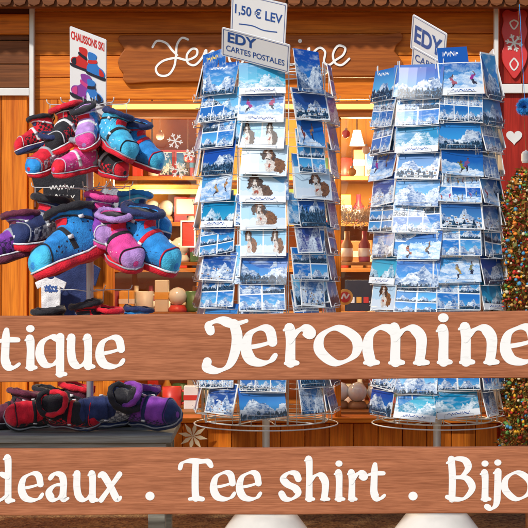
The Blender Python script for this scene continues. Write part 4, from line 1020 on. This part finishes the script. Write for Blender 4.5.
sh2 = thing('window_ledge', 'narrow wooden ledges of souvenirs inside the window at mid height', 'shelf', (0, 1.5, 0))
for i, (q, nm) in enumerate(((262, 'upper ledge'), (312, 'lower ledge'))):
    z = P(0, q, 1.55).z; bm = bmesh.new(); box(bm, P(113, 0, 1.55).x, ox1, 1.5, 1.62, z-.015, z); obj('ledge_board', bm, M_pale, sh2, bevel=.002)
    fill(z, 1.56, 112, 205, .066, 'the %s left of the racks' % nm, ['bear', 'box', 'mug', 'globe', 'box', 'bottle'])
    if i == 0: fill(z, 1.56, 347, 384, .066, 'the %s between the racks' % nm, ['box', 'bottle', 'box'])
def flat(px0, px1, py0, py1, y, mat, name, label, category, rim=None, group=None):
    t = thing(name, label, category, P((px0+px1)/2, py1, y), group)
    bm = bmesh.new(); pbox(bm, px0, px1, py0, py1, y, y+.01); obj('board', bm, mat, t, bevel=.001)
    if rim:
        bm = bmesh.new()
        for a in ((px0-1.5, px0, py0-1.5, py1+1.5), (px1, px1+1.5, py0-1.5, py1+1.5), (px0, px1, py0-1.5, py0), (px0, px1, py1, py1+1.5)): pbox(bm, *a, y-.006, y+.012)
        obj('rim', bm, rim, t)
    return t
gh = 'signs hung inside the shop window'
flat(176, 194, 199, 214, 1.4, M_paper, 'framed_notice', 'white framed notice behind the glass left of the left rack', 'notice', GC[1], gh)
flat(182, 194, 222, 246, 1.35, GC[1], 'framed_notice', 'red framed panel behind the glass under the white notice', 'notice', M_paper, gh)
t = flat(345, 372, 280, 311, 1.3, M_ink, 'black_notice', 'black notice behind the glass between the racks', 'notice', None, gh)
for px in (352, 359, 366):
    bm = bmesh.new(); F = plane_F(1.2985); ribbon(bm, [(px-2.5, 300), (px+2.5, 300)], 6, F, 0, .0008); paint_obj('printed_patch', bm, [GC[3], M_redink, M_paper][(px // 7) % 3], t)
t = thing('round_emblem', 'small round orange and red emblem behind the glass just above the upper board', 'emblem', P(343, 297, 1.1))
F = plane_F(1.1); circ = lambda r_: [(345 + r_*math.cos(k*math.pi/12), 297 + r_*math.sin(k*math.pi/12)) for k in range(24)]
bm = bmesh.new(); prism(bm, circ(8), F, 0, .004); obj('disc', bm, GC[3], t)
bm = bmesh.new(); prism(bm, circ(5.5), F, .0045, .006); obj('centre', bm, M_redink, t)
bm = bmesh.new(); ribbon(bm, [(341.5, 299), (344, 294), (346, 298), (349, 294)], 1.6, F, .0065, .0005); paint_obj('mark', bm, M_paper, t)
bm = bmesh.new(); rnd = random.Random(3)
for i in range(2600):
    t = rnd.random(); px = 316 + 84*t; py = 204 + 13*math.sin(t*math.pi); c = P(px, py, 1.2) + Vector((rnd.gauss(0, .008), rnd.gauss(0, .017), rnd.gauss(0, .018)))
    d = Vector((rnd.uniform(-1, 1), rnd.uniform(-1, 1), rnd.uniform(-1, 1))).normalized()*.024; s_ = d.cross(Vector((.3, .5, .8))).normalized()*.0022
    bm.faces.new([bm.verts.new(c - s_), bm.verts.new(c + s_), bm.verts.new(c + d)])
single('fluffy_garland', bm, fab('beige_fluff', (.8, .62, .42)), 'fluffy beige garland behind the glass between the racks', 'garland', P(357, 216, 1.2))
og = 'baubles hung inside under the window head'
for i, (px, py, ci) in enumerate(((120, 140, 1), (132, 152, 3), (160, 136, 6), (188, 158, 1), (200, 140, 2), (346, 134, 1), (352, 172, 3), (366, 150, 6), (372, 178, 1), (380, 136, 2))):
    c = P(px, py, 1.15 + .05*(i % 3)); t = thing('bauble', '%s bauble, %s from the left under the window head' % (GN[ci], NTH[i]), 'bauble', c, og)
    bm = bmesh.new(); sphere(bm, c, .018); obj('ball', bm, GC[ci], t, True)
    bm = bmesh.new(); lathe(bm, [(0, 0), (.006, 0), (.006, .008), (0, .008)], c + Vector((0, 0, .0165)), 8); obj('cap', bm, M_steel, t)
    bm = bmesh.new(); tube(bm, [c + Vector((0, 0, .024)), (c.x, c.y, P(0, -55, YF).z)], .001, 4); obj('thread', bm, M_trim, t)
gl = 'lit pendant lamps inside the shop'
for px, py, y, lab in ((152, 160, 1.15, 'lit white pendant lamp left of the left rack'), (357, 140, 1.9, 'lit white pendant lamp seen between the racks'), (250, 150, 1.8, 'lit white pendant lamp behind the left rack')):
    c = P(px, py, y); t = thing('pendant_lamp', lab, 'lamp', c, gl)
    bm = bmesh.new(); lathe(bm, [(.0, .045), (.016, .045), (.034, -.026), (.03, -.026), (.0, -.01)], c, 20); obj('lamp_shade', bm, M_lamp, t, True)
    bm = bmesh.new(); tube(bm, [c + Vector((0, 0, .045)), (c.x, c.y, P(0, -55, YF).z)], .003, 6); obj('cord', bm, M_ink, t)
    ld = bpy.data.lights.new('pendant_light', 'POINT'); ld.energy = 10 if y < 1.3 else 34; ld.color = (1, .74, .38); ld.shadow_soft_size = .08
    lo = bpy.data.objects.new('pendant_light', ld); COL.objects.link(lo); lo.location = (0, 0, -.12); lo.parent = t
bm = bmesh.new(); pbox(bm, 113, 334, 189, 194, 1.28, 1.3)
single('lit_rail', bm, M_strip2, 'green yellow lit rail across the window behind the left rack', 'light', P(224, 194, 1.28))
bm = bmesh.new(); pbox(bm, 113, 334, 184.5, 188.7, 1.25, 1.45); single('rail_shelf', bm, M_pale, 'shelf board resting on the lit rail inside the window', 'shelf', P(224, 189, 1.3), bevel=.002)

def flake(cx, cy, r, y, mat, label, name='snowflake_sticker', catg='sticker', arms=6, w=1.2, group='snowflake decorations on the window', branch=True):
    bm = bmesh.new(); F = plane_F(y)
    for k in range(arms):
        a = 2*math.pi*k/arms + .2; d = (math.cos(a), math.sin(a))
        if branch:
            ribbon(bm, [(cx, cy), (cx + d[0]*r, cy + d[1]*r)], w, F, 0, .001 + k*.0002)
            for sg in (1, -1):
                e = (math.cos(a+sg*.8), math.sin(a+sg*.8)); q = (cx + d[0]*r*.55, cy + d[1]*r*.55)
                ribbon(bm, [q, (q[0]+e[0]*r*.35, q[1]+e[1]*r*.35)], w*.8, F, 0, .0024 + k*.0002 + (.0001 if sg > 0 else 0))
        else:
            n_ = (-d[1], d[0]); prism(bm, [(cx, cy), (cx + d[0]*r*.5 + n_[0]*r*.14, cy + d[1]*r*.5 + n_[1]*r*.14), (cx + d[0]*r, cy + d[1]*r), (cx + d[0]*r*.5 - n_[0]*r*.14, cy + d[1]*r*.5 - n_[1]*r*.14)], F, 0, .003 + k*.0004)
    return single(name, bm, mat, label, catg, P(cx, cy, y), group) if label else bm
flake(175, 141, 8, YF+.018, M_trim, 'upper white snowflake sticker on the window left of the rack')
flake(179, 170, 9, YF+.018, M_trim, 'large lower white snowflake sticker on the window left of the rack')
flake(165, 156, 4.5, YF+.018, M_trim, 'smallest white snowflake sticker between the two larger ones', w=.9)
flake(189, 155, 6, YF+.018, M_trim, 'white snowflake sticker nearest the left rack')
flake(193, 436, 15, YF-.07, pm('straw', (.75, .62, .4), .6), 'cream straw star hung under the sill left of the rack', 'straw_star', 'star', 8, group=None, branch=False)

# ------------------------------------------------------------------ right edge
t = thing('carved_plaque', 'shaped red plaque with a white snowflake motif high on the red wall', 'plaque', P(514, 78, YF-.02))
po = [(502, 14), (506, 10), (512, 12), (516, 12), (522, 10), (527, 14), (525, 22), (527, 32), (524, 44), (527, 54), (525, 64), (520, 72), (514, 79), (508, 72), (503, 64), (501, 54), (504, 44), (501, 32), (503, 22)]
bm = bmesh.new(); prism(bm, [q[:2] for q in cat(po, 3, True)], plane_F(YF-.009), 0, .014); obj('board', bm, pm('red_paint', (.6, .03, .03), .4), t, bevel=.002)
bm = flake(514, 43, 9, YF-.0235, M_trim, None, w=1.7); paint_obj('snowflake_motif', bm, M_trim, t)
F = plane_F(YF-.0235)
for i, q in enumerate([[(514, 20), (510, 23), (514, 29), (518, 23), (514, 20)], [(514, 58), (510, 64), (514, 70), (518, 64), (514, 58)]]):
    bm = bmesh.new(); ribbon(bm, q, 1.5, F, 0, .001 + i*.0004); paint_obj('flourish', bm, M_trim, t)
bm = bmesh.new(); rnd = random.Random(5); c = P(525, 107, .6)
for i in range(1100):
    d = Vector((rnd.gauss(0, 1), rnd.gauss(0, 1), rnd.gauss(0, 1))).normalized(); s_ = d.cross(Vector((.3, .7, .2))).normalized()*.003
    bm.faces.new([bm.verts.new(c + d*.01 - s_), bm.verts.new(c + d*.01 + s_), bm.verts.new(c + d*rnd.uniform(.03, .038))])
t = thing('wool_pompom', 'blue wool pompom hanging at the right edge over the heart', 'pompom', c)
obj('wool', bm, FB['blue'], t); bm = bmesh.new(); tube(bm, [c, (c.x, .73, P(0, 0, .8).z)], .0012, 5); obj('string', bm, FB['blue'], t)
c = P(526, 163, .55); t = thing('hanging_lantern', 'small white hanging lantern at the right edge above the flowers', 'lantern', c)
bm = bmesh.new(); lathe(bm, [(0, 0), (.014, 0), (.017, .008), (.017, .034), (.012, .042), (.003, .046), (0, .05)], c, 12); obj('body', bm, M_trim, t)
bm = bmesh.new(); tube(bm, [c + Vector((0, 0, .05)), (c.x, .73, P(0, 2, .7).z)], .001, 5); obj('string', bm, M_dark, t)

fm, fnt, fb_ = newmat('mixed_blossoms'); geo = fnt.nodes.new('ShaderNodeNewGeometry'); rp = fnt.nodes.new('ShaderNodeValToRGB'); rp.color_ramp.interpolation = 'CONSTANT'
cols = [(.8, .42, .02), (.6, .03, .02), (.7, .6, .38), (.1, .25, .05), (.75, .22, .02), (.05, .25, .45), (.45, .25, .06), (.35, .05, .02)]
for i, c in enumerate(cols):
    e = rp.color_ramp.elements[0] if i == 0 else (rp.color_ramp.elements[1] if i == 1 else rp.color_ramp.elements.new(i/len(cols))); e.position = i/len(cols); e.color = (*c, 1)
fnt.links.new(geo.outputs['Random Per Island'], rp.inputs[0]); fnt.links.new(rp.outputs[0], fb_.inputs['Base Color']); fb_.inputs['Roughness'].default_value = .6
lm, lnt, lb = newmat('dry_leaves'); geo = lnt.nodes.new('ShaderNodeNewGeometry'); rp = lnt.nodes.new('ShaderNodeValToRGB'); rp.color_ramp.elements[0].color = (.06, .1, .02, 1); rp.color_ramp.elements[1].color = (.6, .22, .03, 1)
e = rp.color_ramp.elements.new(.45); e.color = (.22, .18, .03, 1)
lnt.links.new(geo.outputs['Random Per Island'], rp.inputs[0]); lnt.links.new(rp.outputs[0], lb.inputs['Base Color']); lb.inputs['Roughness'].default_value = .6
fx = P(529, 0, .1).x; fy = .1; z0, z1 = P(0, 470, fy).z, P(0, 170, fy).z
t = thing('flower_column', 'tall narrow column of small orange, yellow, green and red blossoms at the right edge', 'flowers', (fx, fy, 0))
bm = bmesh.new(); tube(bm, [(fx, fy, .02), (fx, fy, z1-.03)], .012, 8); obj('stem', bm, M_dark, t)
bm = bmesh.new(); lathe(bm, [(0, 0), (.13, 0), (.13, .012), (.02, .03)], (fx, fy, 0), 24); obj('base', bm, M_dark, t)
rnd = random.Random(9); bm = bmesh.new(); bm2 = bmesh.new()
def rad(z): 
    u_ = (z-z0)/(z1-z0); return (.086 + .009*math.sin(z*38) + .006*math.sin(z*91))*min(1, 6*(1-u_)+.45)
for i in range(9000):
    z = rnd.uniform(z0, z1); a = rnd.uniform(0, 6.283); rr = rad(z)*math.sqrt(rnd.uniform(.25, 1.1)); c = Vector((fx + rr*math.cos(a), fy + rr*math.sin(a), z))
    d = Vector((math.cos(a)+rnd.gauss(0, .6), math.sin(a)+rnd.gauss(0, .6), rnd.gauss(0, .8))).normalized(); s_ = d.cross(Vector((rnd.random(), rnd.random(), 1))).normalized()*rnd.uniform(.003, .006)
    l = rnd.uniform(.012, .024); bm.faces.new([bm.verts.new(c), bm.verts.new(c + d*l*.5 + s_), bm.verts.new(c + d*l), bm.verts.new(c + d*l*.5 - s_)])
for i in range(2400):
    z = rnd.uniform(z0, z1); a = rnd.uniform(0, 6.283); rr = rad(z)*rnd.uniform(.88, 1.1); sphere(bm2, (fx + rr*math.cos(a), fy + rr*math.sin(a), z), rnd.uniform(.003, .0085), rnd.uniform(.6, 1.3), rnd.uniform(.6, 1.3), rnd.uniform(.5, 1.2), sub=1)
f1 = obj('foliage', bm, lm, t); f1['kind'] = 'stuff'
f2 = obj('blossoms', bm2, fm, t, True); f2['kind'] = 'stuff'
